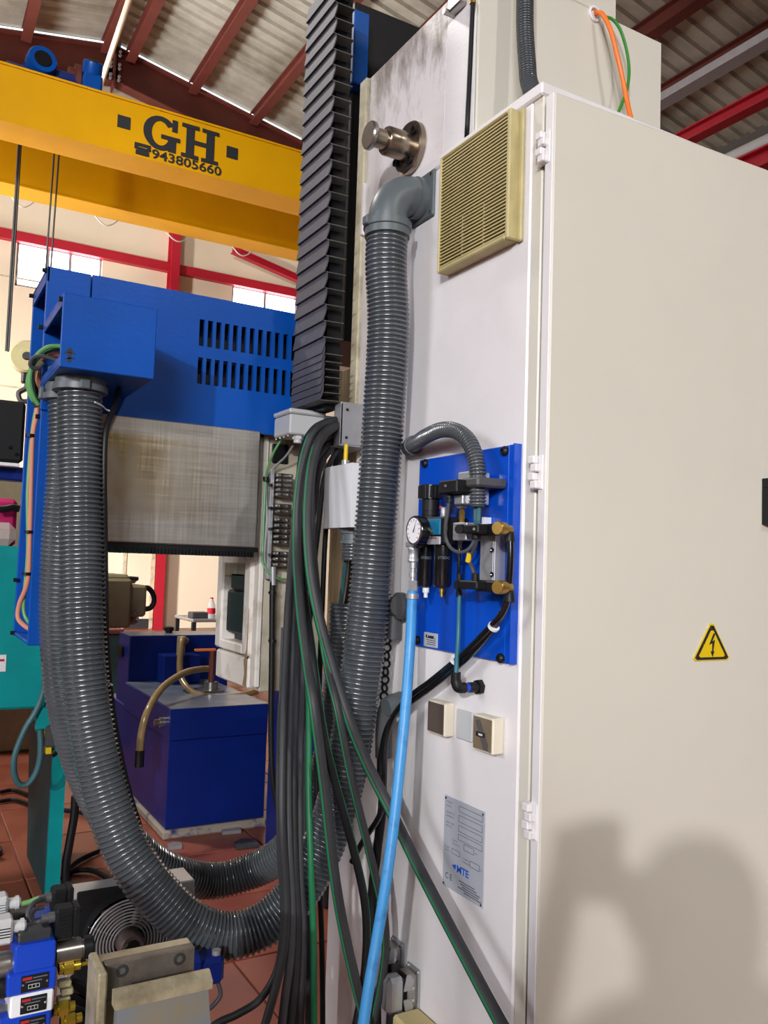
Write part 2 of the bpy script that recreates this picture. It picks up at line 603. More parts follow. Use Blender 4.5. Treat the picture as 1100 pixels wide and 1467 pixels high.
# back wall with two window openings and panel joints
w1a = P(25, 343, 'Y', YW); w1b = P(147, 372, 'Y', YW); w1c = P(24, 409, 'Y', YW)
w2a = P(333, 409, 'Y', YW); w2b = P(427, 428, 'Y', YW)
WZ1 = (w1a.z + w2a.z) / 2; WZ0 = w1c.z
wins = [(w1a.x, w1b.x), (w2a.x, w2b.x)]
xs = [-16, wins[0][0], wins[0][1], wins[1][0], wins[1][1], 16]
wb = MB()
for k in range(5):
    if k in (1, 3):
        wb.box((xs[k], YW, 0), (xs[k + 1], YW + .25, WZ0)); wb.box((xs[k], YW, WZ1), (xs[k + 1], YW + .25, 15))
    else:
        wb.box((xs[k], YW, 0), (xs[k + 1], YW + .25, 15))
wall = struct(wb.build('wall_back', 'wall_cream', smooth=False), 'cream concrete panel end wall of the hall behind the machines', 'wall')
for k, z in enumerate((2.5, 5.0, 7.3)):
    MB().box((-16, YW - .006, z), (16, YW, z + .035)).build('panel_joint', 'beige_dirt_shade', wall)
for n, (xa, xb) in enumerate(wins):
    w = struct(MB().box((xa, YW + .12, WZ0), (xb, YW + .14, WZ1)).build('window_%d' % (n + 1), 'window_light'),
               ('bright daylit window high on the wall above the blue housing left end', 'bright daylit window high on the wall beside the black bellows')[n], 'window')
    f = MB()
    for a, b in (((xa, WZ0), (xb, WZ0 + .05)), ((xa, WZ1 - .05), (xb, WZ1)), ((xa, WZ0), (xa + .05, WZ1)), ((xb - .05, WZ0), (xb, WZ1))):
        f.box((a[0], YW + .05, a[1]), (b[0], YW + .11, b[1]))
    f.build('window_frame', 'galv', w)
    for q in ((0.5,) if n else (0.36, 0.62)):
        xm = xa + (xb - xa) * q
        MB().box((xm - .03, YW + .05, WZ0 + .05), (xm + .03, YW + .1, WZ1 - .05)).build('mullion', 'galv', w)


def ibeam(mb, a, b, w, h, tf=0.025, tw=0.02):
    """I section from a to b (a, b on its top centre line); the section's height is vertical"""
    a = V(a); b = V(b); d = (b - a).normalized()
    side = d.cross(V((0, 0, 1))).normalized(); dn = side.cross(d).normalized()
    if dn.z > 0:
        dn = -dn
    def slab(w2, t0, t1):
        q = [a + side * s_ * w2 + dn * t for s_, t in ((-1, t0), (1, t0), (1, t1), (-1, t1))]
        mb.prism(q, b - a)
    slab(w / 2, 0, tf); slab(w / 2, h - tf, h); slab(tw / 2, tf, h - tf)


# wall columns and beams (red)
pt_ = P(223, 880, 'Y', YW - .2)
xcol = P(226, 860, 'Y', YW - .2).x
c_ = MB(); c_.box((xcol - .10, YW - .32, 0), (xcol + .10, YW - .3, 11.6)); c_.box((xcol - .10, YW - .02, 0), (xcol + .10, YW, 11.6)); c_.box((xcol - .012, YW - .3, 0), (xcol + .012, YW - .02, 11.6))
struct(c_.build('trim_1', 'red_paint'), 'red steel column against the cream wall under the crane', 'column')
zb = P(245, 384, 'Y', YW - .1).z
b_ = MB(); b_.box((-14, YW - .16, zb - .1), (15, YW - .14, zb + .1)); b_.box((-14, YW - .14, zb - .1), (15, YW, zb - .08)); b_.box((-14, YW - .14, zb + .08), (15, YW, zb + .1))
struct(b_.build('trim_2', 'red_paint'), 'red horizontal steel rail along the wall above the windows', 'beam')
a_ = P(358, 364, 'Y', YW - .35); e_ = P(470, 414, 'Y', YW - .35)
b_ = MB(); ibeam(b_, a_ + (a_ - e_) * .2, e_ + (e_ - a_) * 1.5, .16, .16)
struct(b_.build('trim_3', 'red_paint'), 'red diagonal brace on the wall disappearing behind the bellows', 'beam')
# far door beside the red column
da = P(181, 800, 'Y', YW - .03); db = P(217, 800, 'Y', YW - .03)
d1 = struct(MB().box((da.x, YW - .05, 0.02), (db.x, YW - .005, 2.6), .01).build('door_1', 'wall_cream'), 'cream personnel door in the end wall beside red column', 'door')
f = MB(); f.box((da.x - .08, YW - .07, 0), (da.x, YW, 2.68)); f.box((db.x, YW - .07, 0), (db.x + .08, YW, 2.68)); f.box((da.x, YW - .07, 2.6), (db.x, YW, 2.68))
f.build('door_frame', 'beige_dirt_shade', d1)
MB().box((da.x, YW - .06, 0.02), (db.x, YW - .05, .22)).build('kick_plate', 'rubber', d1)

# gable roof: ridge along Y
rd = P(163, 72, 'Y', YW - .1); rr_ = P(440, 213, 'Y', YW - .1); rl_ = P(0, 48, 'Y', YW - .1)
XR, ZR = rd.x, rd.z
SR = (ZR - rr_.z) / (rr_.x - XR); SL = (ZR - rl_.z) / (XR - rl_.x)


def roof_z(x):
    return ZR - SR * (x - XR) if x > XR else ZR - SL * (XR - x)


def sheet(x0, x1, dz):
    m = MB(); pitch = 0.33; y = -16.0; k = 0
    rows = []
    while y < YW + .1:
        for dy, h in ((0, 0), (.12, 0), (.165, .055), (.285, .055)):
            rows.append((y + dy, h))
        y += pitch
    vs = []
    for yy, h in rows:
        vs.append((x0, yy, roof_z(x0) + dz + h)); vs.append((x1, yy, roof_z(x1) + dz + h))
    m.add(vs, [(2 * i, 2 * i + 1, 2 * i + 3, 2 * i + 2) for i in range(len(rows) - 1)])
    return m


struct(sheet(XR, 13.5, .03).build('ceiling_right', 'sheet_metal', ang=20), 'corrugated metal roof slope over the machine right of the ridge', 'roof')
struct(sheet(-15, XR, .03).build('ceiling_left', 'sheet_metal', ang=20), 'corrugated metal roof slope left of the ridge above blue motors', 'roof')
# rafters against the end wall
m = MB(); ibeam(m, (XR, YW - .2, ZR - .02), (13.5, YW - .2, roof_z(13.5) - .02), .3, .78)
rf = struct(m.build('trim_4', 'red_oxide'), 'dark red steel rafter falling to the right behind the crane', 'beam')
m = MB(); ibeam(m, (XR, YW - .2, ZR - .02), (-15, YW - .2, roof_z(-15) - .02), .3, .78)
struct(m.build('trim_5', 'red_oxide'), 'dark red steel rafter left of the ridge behind blue motors', 'beam')
m = MB(); m.box((XR - .02, YW - .37, ZR - .95), (XR + .02, YW - .05, ZR - .02))
pl = m.build('splice_plate', 'red_oxide', rf)
for dz in (.15, .24, .45, .54, .72, .8):
    for sx in (-1, 1):
        MB().hexa((XR + sx * .09, YW - .40, ZR - dz), (XR + sx * .09, YW - .36, ZR - dz), .035).build('bolt', 'galv', rf)
# daylight gap between rafter and sheet
for nm, xa, xb, lb in (('window_3', XR + .1, 13, 'thin strip of daylight under the roof edge right of the ridge'), ('window_4', -12, XR - .1, 'thin strip of daylight under the roof edge left of the ridge')):
    q = MB(); q.prism([(xa, YW - .01, roof_z(xa) - .012), (xb, YW - .01, roof_z(xb) - .012), (xb, YW - .01, roof_z(xb) + .02), (xa, YW - .01, roof_z(xa) + .02)], (0, .02, 0))
    # shifted to the front of the rafter's top flange, where the light leaks in
    for v_ in q.v:
        v_.y -= .36
    struct(q.build(nm, 'gap_light'), lb, 'window')
# purlins along Y
n_ = 6
for i, xp in enumerate((37, 150, 186, 275, 362, 441)):
    yy = 48 + (xp / 163) * 24 if xp < 163 else 72 + (xp - 163) / 277 * 141
    p = P(xp, yy, 'Y', YW - .3)
    zt = roof_z(p.x)
    q = MB(); q.box((p.x - .1, -8, zt - .24), (p.x + .1, YW - .35, zt - .22)); q.box((p.x - .1, -8, zt), (p.x + .1, YW - .35, zt + .02)); q.box((p.x - .012, -8, zt - .22), (p.x + .012, YW - .35, zt))
    struct(q.build('trim_%d' % n_, 'red_oxide'), ('outermost dark red purlin under the left roof slope', 'dark red purlin just left of the roof ridge', 'dark red purlin just right of the roof ridge', 'second dark red purlin right of the roof ridge', 'third dark red purlin right of the roof ridge', 'dark red purlin passing behind the bellows top')[i], 'beam')
    n_ += 1
nR = (SR, 0, 1); cR = ZR + SR * XR
for i, (x, y) in enumerate(((945, 21), (1020, 84))):
    p = PL(x, y, nR, cR)
    zt = roof_z(p.x)
    q = MB(); q.box((p.x - .12, -8, zt - .3), (p.x + .12, YW - .35, zt - .27)); q.box((p.x - .12, -8, zt), (p.x + .12, YW - .35, zt + .02)); q.box((p.x - .015, -8, zt - .27), (p.x + .015, YW - .35, zt))
    struct(q.build('trim_%d' % n_, 'red_oxide'), ('dark red purlin right of the beige top box', 'deep dark red purlin above the grey cable duct')[i], 'beam')
    n_ += 1
p = P(1020, 109, 'Z', 8.3)
tag(MB().box((p.x - .12, -8, 8.3), (p.x + .12, YW - .4, 8.42), .01).build('cable_duct', 'galv'), 'long grey metal cable duct under the roof right of the top box', 'duct')
# crane runway on the right
p = P(1040, 176, 'Z', 6.9)
q = MB(); ibeam(q, (p.x, -8, 7.05), (p.x, YW - .35, 7.05), .16, .16, .02, .02)
struct(q.build('trim_%d' % n_, 'red_paint'), 'bright red crane runway beam above the open cabinet door', 'beam'); n_ += 1
p = P(1076, 214, 'Z', 6.3)
tag(MB().cyl((p.x, -8, 6.3), (p.x, YW - .4, 6.3), .08).build('pipe', 'grey_plastic'), 'pale grey pipe between two red beams at the right edge', 'pipe')
p = P(1090, 231, 'Z', 5.9)
q = MB(); ibeam(q, (p.x, -8, 6.0), (p.x, YW - .35, 6.0), .2, .2, .02, .02)
struct(q.build('trim_%d' % n_, 'red_paint'), 'lower red beam touching the door top edge at the right', 'beam'); n_ += 1
struct(MB().box((13.5, -16, 0), (13.8, YW + .3, 12)).build('wall_right', 'cladding', smooth=False), 'cream side wall of the hall behind the white cabinet', 'wall')
struct(MB().box((-16, -16.3, 0), (13.5, -16, 12)).build('wall_front', 'wall_cream', smooth=False), 'cream end wall of the hall behind the photographer', 'wall')
struct(MB().box((-16.3, -16, 0), (-16, YW + .3, 12)).build('wall_left', 'wall_cream', smooth=False), 'cream left side wall of the hall outside the picture', 'wall')
# slanted white conduit up to the roof
a_ = P(143, 124, 'Y', 13.2); e_ = P(187, -6, 'Y', 11.0)
tag(MB().cyl(a_, e_ + (e_ - a_) * .35, .045).build('conduit_pole', 'wall_cream'), 'thin slanted off-white pole rising from crane to roof', 'pole')

# ------------------------------------------------------------------ overhead crane
YC = 10.0
gt = P(0, 84, 'Y', YC).z; gb = P(0, 172, 'Y', YC).z
gt = (gt + P(447, 222, 'Y', YC).z) / 2
crane = thing('overhead_crane', 'yellow double girder overhead crane lettered GH across the hall', 'crane', (2, 11, gb))
for k, (ya, yb) in enumerate(((YC, YC + .55), (11.92, 12.4))):
    g = MB(); g.box((-7, ya + .02, gb + .02), (9, yb - .02, gt - .02)); g.box((-7, ya, gb), (9, yb, gb + .03)); g.box((-7, ya, gt - .03), (9, yb, gt))
    g.build('girder', 'yellow_crane', crane, ('front yellow box girder with black GH lettering', 'rear yellow box girder with cable loops under it')[k])
MB().box((-7, YC + .2, gt), (9, YC + .26, gt + .05)).build('rail', 'red_oxide_pale', crane)
MB().box((-7, 12.1, gt), (9, 12.16, gt + .05)).build('rail', 'red_oxide_pale', crane)
# lettering on the near face
yl = YC + .014


def fpt(x, y):
    return P(x, y, 'Y', yl)


def bars(mb, rects, y=None):
    for k, (x0, z0, x1, z1) in enumerate(rects):
        mb.box((x0, yl - .005 - .0012 * k, z0), (x1, yl, z1))


for (cx_, cz_) in ((177.5, 175), (332.5, 219)):
    p = fpt(cx_, cz_)
    MB().box((p.x - .085, yl - .004, p.z - .085), (p.x + .085, yl, p.z + .085)).build('square_mark', 'print_dark', crane)
ga = fpt(205, 190); gz0 = fpt(225, 214).z; gz1 = fpt(225, 165).z; gx0 = ga.x; gx1 = fpt(256, 200).x
H = gz1 - gz0; W = gx1 - gx0
G = MB()
outer = []; inner = []
for k in range(0, 41):
    a = math.radians(38 + (352 - 38) * k / 40)
    outer.append(V((gx0 + W * .48 + W * .48 * math.cos(a), yl, gz0 + H / 2 + H / 2 * math.sin(a))))
    inner.append(V((gx0 + W * .48 + W * .25 * math.cos(a), yl, gz0 + H / 2 + H * .36 * math.sin(a))))
for k in range(40):
    G.prism([outer[k], outer[k + 1], inner[k + 1], inner[k]], (0, -.004, 0))
bars(G, [(gx0 + W * .70, gz0 + H * .02, gx0 + W * .93, gz0 + H * .40), (gx0 + W * .50, gz0 + H * .36, gx0 + W * 1.04, gz0 + H * .48), (gx0 + W * .80, gz0 + H * .64, gx0 + W * .95, gz0 + H * .99)])
G.build('letter', 'print_dark', crane)
hx0 = fpt(260, 200).x; hx1 = fpt(313, 215).x; W = hx1 - hx0
Hm = MB()
bars(Hm, [(hx0 + W * .12, gz0, hx0 + W * .34, gz1), (hx0 + W * .66, gz0, hx0 + W * .88, gz1), (hx0 + W * .3, gz0 + H * .44, hx0 + W * .7, gz0 + H * .57)] +
     [(hx0 + W * (0 if s_ else .54), z0_, hx0 + W * (.46 if s_ else 1), z0_ + H * .11) for s_ in (0, 1) for z0_ in (gz0, gz1 - H * .11)])
Hm.build('letter', 'print_dark', crane)
ph = MB(); p = fpt(204, 215)
bars(ph, [(p.x - .09, p.z - .075, p.x + .09, p.z - .01), (p.x - .06, p.z - .01, p.x + .06, p.z + .03), (p.x - .11, p.z + .045, p.x + .11, p.z + .085), (p.x - .11, p.z + .0, p.x - .06, p.z + .06), (p.x + .06, p.z, p.x + .11, p.z + .06)])
ph.build('telephone_symbol', 'print_dark', crane)
nx0 = fpt(217, 222).x; nx1 = fpt(317, 249).x; nz = (fpt(217, 222).z + fpt(317, 247).z) / 2
t_ = MB(); text(t_, '943805660', (0, 0, 0), (1, 0, 0), (0, 0, 1), .125, 0, .02)
wd = max(v_.x for v_ in t_.v)
for v_ in t_.v:
    v_.x = nx0 + v_.x * (nx1 - nx0) / wd; v_.z += nz - .045; v_.y = yl - .003
t_.build('phone_number', 'print_dark', crane, smooth=False)
# trolley with hoist motors
tz = gt + .05
tr = MB(); tr.box((-1.7, YC + .45, tz), (1.05, 12.2, tz + .08))
tr.build('trolley_frame', 'blue_dark', crane)
p = P(62, 84, 'Y', YC + .3); q = P(134, 88, 'Y', YC + .3)
for nm_, c, r_, L_, axx, lb in (('hoist_motor', p, .19, .6, V((-.12, 1, -.1)), 'large blue hoist motor'), ('travel_motor', q, .13, .5, V((.0, .55, -.9)), 'slim blue travel motor')):
    axx.normalize()
    mo = MB(); mo.lathe(c, axx, [(0, r_ * .92), (.03, r_), (.16, r_), (.18, r_ * .86), (L_, r_ * .86), (L_ + .02, r_ * .5), (L_ + .25, r_ * .5)], 24)
    o = mo.build(nm_, 'blue_dark' if 0 else 'blue_paint', crane, lb)
    mo = MB(); mo.lathe(c - axx * .015, axx, [(0, r_ * .55), (.02, r_ * .62)], 20); mo.build('fan_cover', 'black', o)
    mo = MB()
    for k in range(12):
        a = 2 * PI * k / 12; e1 = axx.orthogonal().normalized(); e2 = axx.cross(e1); d = e1 * math.cos(a) + e2 * math.sin(a)
        mo.cyl(c + axx * .2 + d * r_ * .88, c + axx * (L_ - .05) + d * r_ * .88, .014, seg=6)
    mo.build('cooling_fins', 'blue_paint', o)
g = MB(); g.box(p + V((-.45, .1, -.25)), p + V((.5, .7, -.1)), .03); g.box(p + V((.15, .12, -.2)), p + V((.55, .5, .0)), .03); g.build('gearbox', 'blue_dark', crane)
g = MB(); g.box(q + V((-.12, -.05, -.55)), q + V((.13, .3, -.18)), .03); g.build('gearbox', 'blue_paint', crane)
dr = MB(); xm = P(108, 106, 'Y', YC + .6)
dr.cyl(xm + V((-.1, 0, -.1)), xm + V((.15, 0, -.1)), .16); dr.cyl(xm + V((-.02, 0, -.1)), xm + V((.05, 0, -.1)), .22)
dr.build('rope_drum', 'red_oxide', crane)
# ropes and hook block between the girders
YH = 11.2
rx = [(27.5, 24.5), (30.5, 21.0)]
for (xt, xb_) in rx:
    a = P(xt, 195, 'Y', YH); b = P(xb_, 505, 'Y', YH)
    MB().cyl((a.x, YH, a.z + .6), (a.x, YH, b.z), .016, seg=6).build('hoist_rope', 'rubber', crane)
for xt in (79, 86):
    a = P(xt, 215, 'Y', YH + .3)
    MB().cyl((a.x, YH + .3, a.z + .8), (a.x - .05, YH + .3, P(72, 520, 'Y', YH + .3).z), .013, seg=6).build('hoist_rope', 'rubber', crane)
bc = P(40, 513, 'Y', YH - .1)
hb = MB(); hb.lathe(bc, (-.25, -1, .05), [(-.12, .2), (-.1, .225), (.1, .225), (.12, .2)], 28)
hk = hb.build('hook_block', 'olive', crane, 'pale olive round hook block')
MB().lathe(bc + V((-.03, -.13, .0)), (-.25, -1, .05), [(0, .06), (.02, .05)], 18).build('axle_cap', 'black', hk)
MB().lathe(bc + V((-.03, -.115, .0)), (-.25, -1, .05), [(0, .205), (.012, .2)], 28).build('sheave_cover', 'hook_cream', hk)
k_ = MB(); k_.box(bc + V((-.07, -.06, -.36)), bc + V((.07, .06, -.2)), .02); k_.build('swivel', 'black', hk)
k_ = MB(); k_.tube(spline([bc + V((0, 0, -.32)), bc + V((.0, 0, -.42)), bc + V((-.09, 0, -.5)), bc + V((-.06, 0, -.6)), bc + V((.03, 0, -.6)), bc + V((.07, 0, -.54))]), .035, 8); k_.build('hook', 'rubber', hk)
# festoon cable loops
for (xa, ya, xb_, yb_) in ((17, 283, 48, 291), (136, 311, 168, 319), (238, 336, 272, 343), (333, 358, 361, 364)):
    a = P(xa, ya, 'Y', 12.42); b = P(xb_, yb_, 'Y', 12.42); a.z = b.z = gb + .01
    mid = (a + b) / 2 - V((0, 0, .12))
    MB().tube(spline([a, a * .75 + b * .25 - V((0, 0, .085)), mid, a * .25 + b * .75 - V((0, 0, .085)), b], 6), .012, 6).build('festoon_cable', 'grey_plastic', crane)

# ------------------------------------------------------------------ electrical cabinet
ZT = 2.648
cab = thing('electrical_cabinet', 'tall white electrical cabinet with beige hinged door on the right', 'cabinet', (.42, .26, 0))
b_ = MB(); b_.box((.0, .036, .1), (.86, .53, ZT - .03), .004); b_.box((-.004, .0, ZT - .03), (.86, .53, ZT), .004)
b_.box((.02, .0, 0), (.84, .5, .1))
b_.build('body', 'white_paint', cab)
MB().box((.003, .002, .12), (.86, .036, ZT - .03), .003).build('door_frame', 'beige_paint', cab, 'beige front frame strip')
DA = math.radians(-2.1)
DX = Matrix.Translation((0, -.012, 0)) @ Matrix.Rotation(DA, 4, 'Z')
dr = MB(DX); dr.box((.0, -.026, .14), (.88, .0, 2.606), .004)
door = dr.build('door', 'beige_paint', cab, 'plain beige cabinet door slightly ajar')
MB(DX).box((-.003, -.0255, .142), (.0005, -.0005, 2.604), .0015).build('door_edge', 'white_paint', door)
nD = DX.to_3x3() @ V((0, -1, 0)); cD = nD.dot(DX @ V((0, -.026, 0)))


def DP(x, y, off=0.0):
    return PL(x, y, nD, cD + off)


dR = DX.to_3x3() @ V((1, 0, 0))
for (hx, hy) in ((776, 212), (765.5, 677), (757, 1176)):
    c = P(hx, hy, 'X', -.010)
    h = MB()
    h.box((-.006, c.y - .004, c.z - .036), (.0, c.y + .02, c.z + .036), .002)
    h.box((-.006, c.y - .02, c.z - .036), (-.001, c.y - .006, c.z + .036), .002)
    ho = h.build('hinge', 'white_paint', cab)
    for k in range(4):
        kz = c.z - .034 + k * .0175
        dy = .004 if k % 2 else -.004
        MB().box((-.018, c.y + dy - .010, kz), (-.003, c.y + dy + .010, kz + .0165), .0022).build('knuckle', 'white_paint', ho)
c = P(675, 181, 'X', .03)
e = MB(); e.ring(c, (.85, .5, .0), .017, .006, 28, 10); e.cyl((c.x, c.y, ZT - .002), (c.x, c.y, c.z - .014), .009); e.cyl((c.x, c.y, ZT), (c.x, c.y, ZT + .008), .016)
e.build('lifting_eye', 'white_paint', cab, 'white lifting eye ring')

# upper box on the cabinet
ub = thing('control_box', 'beige metal box standing on the white cabinet with cables emerging', 'box', (.3, .33, ZT))
u = MB(); u.box((.012, .262, ZT + .002), (.648, .398, 3.10), .003); u.box((.012, .262, 3.1), (.47, .398, 3.5), .003)
u.build('body', 'beige_paint', ub)
MB().box((.010, .272, ZT + .002), (.014, .40, 3.09), .001).build('side_plate', 'white_paint', ub)
MB().box((.47, .30, 3.1), (.475, .39, 3.5)).build('side_plate', 'beige_dirt_shade', ub)  # darker beige stands in for the shade on this side
c = P(852, 20, 'Y', .26)
MB().ring(c, (0, 1, 0), .018, .004, 24, 8).build('cable_grommet', 'white_plastic', ub)
for k, (pts, r, m_, lb, ct) in enumerate((
    ([(850, 19, .27), (862, 20, .235), (874, 42, .215), (884, 80, .205), (892, 115, .20), (899, 150, .19), (906, 180, .17), (909, 200, .16)], .0065, 'orange', 'orange cable looping from the beige top box down behind the door', 'cable'),
    ([(862, 24, .27), (876, 27, .235), (888, 42, .22), (897, 70, .215), (901, 100, .21), (898, 128, .205), (890, 150, .2), (880, 175, .19), (876, 190, .18)], .0042, 'green_cable', 'thin green cable crossing behind the orange cable', 'cable'))):
    q = MB(); q.tube(spline([P(x, y, 'Y', d) for x, y, d in pts], 8), r, 10)
    tag(q.build('cable', m_), lb, ct)
# corrugated grey conduit from above down into the cabinet top
q = MB(); corrugated(q, spline([P(752, -60, 'X', .10), P(752, -10, 'X', .10), P(752, 40, 'X', .10), P(755, 90, 'X', .10), P(760, 125, 'X', .10), V((.105, .10, ZT - .01))], 14), .0215, .0068, .0036, 22)
tag(q.build('corrugated_conduit', 'hose_grey'), 'grey corrugated conduit entering the cabinet top from above', 'conduit')
# black cable along the box edge
q = MB(); q.tube(spline([P(678, -20, 'X', -.004), P(676, 30, 'X', -.004), P(673, 100, 'X', -.004), P(669, 185, 'X', -.004), P(668, 205, 'X', .03)], 6), .006, 10)
bc_ = tag(q.build('cable', 'black'), 'black cable hanging down beside the beige top box', 'cable')
MB().cyl(P(677, -4, 'X', -.004), P(677, 6, 'X', -.004), .008).build('ferrule', 'brass', bc_)
c = P(655, 8, 'X', 0)
q = thing('cable_clip', 'grey metal clip high on the white column face', 'clip', c)
MB().box((-.012, c.y - .03, c.z - .01), (.012, c.y + .03, c.z + .008), .004).build('bar', 'steel', q)
MB().cyl((-.022, c.y + .028, c.z - .006), (.012, c.y + .028, c.z - .006), .008).build('screw', 'steel', q)

# ------------------------------------------------------------------ column
colm = thing('machine_column', 'white machine column behind the cabinet with dirty top edge', 'column', (.4, .68, 0))
b_ = MB(); b_.box((.012, .532, .0), (.8, .826, 3.07), .004); b_.box((.012, .40, ZT + .004), (.8, .54, 3.07), .004)
b_.build('column_body', 'white_column', colm)
MB().box((.03, .828, .98), (.5, .94, P(470, 992, 'X', .012).z), .004).build('base_cap', 'blue_tank', colm, 'dark blue strip of the machine base')
MB().box((.03, .828, 0), (.5, .94, .979), .004).build('base', 'white_paint', colm)
MB().box((.03, .828, P(470, 992, 'X', .012).z + .001), (.5, 1.02, 2.2), .003).build('guide_way', 'guide_tan', colm, 'oily tan guide way')
MB().box((.004, .828, 2.05), (.10, .870, P(515, 119, 'Y', .87).z), .003).build('cover_strip', 'beige_dirt_shade', colm, 'beige scuffed cover strip')
MB().box((.002, .818, 2.58), (.012, .832, 2.74), .002).build('stop_block', 'white_column', colm)
a = P(507, 60, 'Y', .93); b2 = P(529, 60, 'Y', .93)
MB().box((a.x, .93, P(515, 120, 'Y', .93).z), (b2.x, 1.02, P(520, 16, 'Y', .93).z), .004).build('blue_post', 'blue_beam', colm, 'blue vertical post')
a = P(560, 22, 'Y', .98)
MB().box((b2.x - .03, .98, 2.3), (.9, 1.3, a.z), .003).build('motor_cover', 'black', colm, 'black cover behind column top')
# bellows
bel = thing('bellows', 'black pleated way cover running up the left edge of white column', 'bellows', (-.08, .85, 2.08))
BY0, BY1 = .745, .945
pitch = .0465
zs = [3.30 - k * pitch for k in range(24)]
zs += [zs[-1] - .022 * (k + 1) for k in range(6)]
pl0 = fl0 = None
for k, z in enumerate(zs):
    if pl0 is None:
        q = MB()
        n = 8
        # outer lamella, near end gently wavy
        prof = []
        for i in range(n + 1):
            t = i / n
            prof.append((-.144 - .008 * (1 - t), BY0 - .010 * math.sin(PI * t), z - pitch * 1.04 + pitch * 1.06 * t))
        vs = []
        for p in prof:
            vs += [(p[0], p[1], p[2]), (p[0], BY1, p[2]), (p[0] + .003, BY1, p[2]), (p[0] + .003, p[1], p[2])]
        fs = []
        for i in range(n):
            for m_ in range(4):
                fs.append((i * 4 + m_, i * 4 + (m_ + 1) % 4, i * 4 + 4 + (m_ + 1) % 4, i * 4 + 4 + m_))
        fs += [(0, 1, 2, 3), (n * 4, n * 4 + 1, n * 4 + 2, n * 4 + 3)]
        q.add(vs, fs)
        pl0 = q.build('pleat', 'bellows', bel); z0 = z
        q = MB(); q.prism([(-.148, BY0, z - pitch), (-.082, BY0 + .004, z - pitch + .003), (-.082, BY1, z - pitch + .003), (-.148, BY1, z - pitch)], (0, 0, -.0022))
        fl0 = q.build('fold_plate', 'bellows_edge', bel)
    else:
        clone(pl0, (0, 0, z - z0), bel); clone(fl0, (0, 0, z - z0), bel)
MB().box((-.115, BY0 + .045, zs[-1] - .06), (-.07, BY1, 3.3)).build('shade_core', 'black', bel)  # solid black block stands in for the shade behind the pleats

# flanged shaft on the column
c = P(592, 214, 'X', .012)
fs_ = thing('flanged_shaft', 'bronze-tinted steel flange with stepped shaft bolted on the white column', 'flange', c)
MB().lathe(c, (-1, 0, 0), [(0, .066), (.004, .070), (.018, .070), (.022, .066)], 40).build('flange', 'steel_brown', fs_)
MB().lathe(c, (-1, 0, 0), [(.02, .038), (.085, .038), (.09, .035)], 32).build('sleeve', 'steel_brown', fs_)
MB().lathe(c, (-1, 0, 0), [(.088, .026), (.128, .025)], 28).build('neck', 'steel_brown', fs_)
MB().lathe(c, (-1, 0, 0), [(.126, .034), (.130, .037), (.138, .037), (.142, .034)], 32).build('end_disc', 'steel', fs_)
for k in range(4):
    a = PI / 4 + k * PI / 2 + .25
    p = c + V((-.02, .053 * math.cos(a), .053 * math.sin(a)))
    MB().lathe(p, (-1, 0, 0), [(0, .011), (.012, .011), (.0121, .006), (.006, .006)], 14).build('bolt', 'black', fs_)

# vent grille
fx = -.036
gz1_ = P(728, 155, 'X', fx).z; gz0_ = P(731, 338, 'X', fx).z
gy0 = P(729, 250, 'X', fx).y; gy1 = P(627.5, 300, 'X', fx).y
vg = thing('vent_grille', 'yellowed cream ventilation grille with horizontal slats on cabinet side', 'vent', (0, (gy0 + gy1) / 2, gz0_))
t = .012
f = MB()
f.box((fx, gy0, gz0_), (-.0005, gy0 + t, gz1_), .003); f.box((fx, gy1 - t * .7, gz0_), (-.0005, gy1, gz1_), .003)
f.box((fx, gy0 + t, gz0_), (-.0005, gy1 - t * .7, gz0_ + t), .003); f.box((fx, gy0 + t, gz1_ - t * .7), (-.0005, gy1 - t * .7, gz1_), .003)
f.box((-.010, gy0 - .012, gz0_ - .004), (-.0005, gy0 + .002, gz1_ + .004), .003)
f.build('frame', 'vent_cream', vg)
MB().box((-.014, gy0 + t, gz0_ + t), (-.002, gy1 - t * .7, gz1_ - t)).build('filter_mat', 'vent_dark', vg)
ns = 33
hp = (gz1_ - gz0_ - 1.7 * t) / ns
s0 = None
for k in range(ns):
    z = gz0_ + t + hp * k
    if s0 is None:
        q = MB(); q.prism([(fx + .002, gy0 + t, z), (fx + .002, gy0 + t, z + hp * .42), (fx + .016, gy0 + t, z + hp * .95), (fx + .016, gy0 + t, z + hp * .6)], (0, gy1 - gy0 - 1.7 * t, 0))
        s0 = q.build('slat', 'vent_cream', vg)
    else:
        clone(s0, (0, 0, hp * k), vg)
for q_ in (.36, .66):
    y = gy1 + (gy0 - gy1) * q_
    MB().box((fx + .004, y - .0012, gz0_ + t), (fx + .014, y + .0012, gz0_ + t + hp * 12)).build('rib', 'vent_cream', vg)

# ------------------------------------------------------------------ extraction hoses
HR = .054


def elbow(mb, c, R, rad, ax0, ax1, n=14, seg=28):
    """quarter bend from direction ax0 (leaving c) to ax1"""
    ax0 = V(ax0); ax1 = V(ax1)
    pts = [c + ax0 * (R * math.sin(PI / 2 * k / n)) + ax1 * (R * (1 - math.cos(PI / 2 * k / n))) for k in range(n + 1)]
    mb.tube(pts, rad, seg)
    return pts


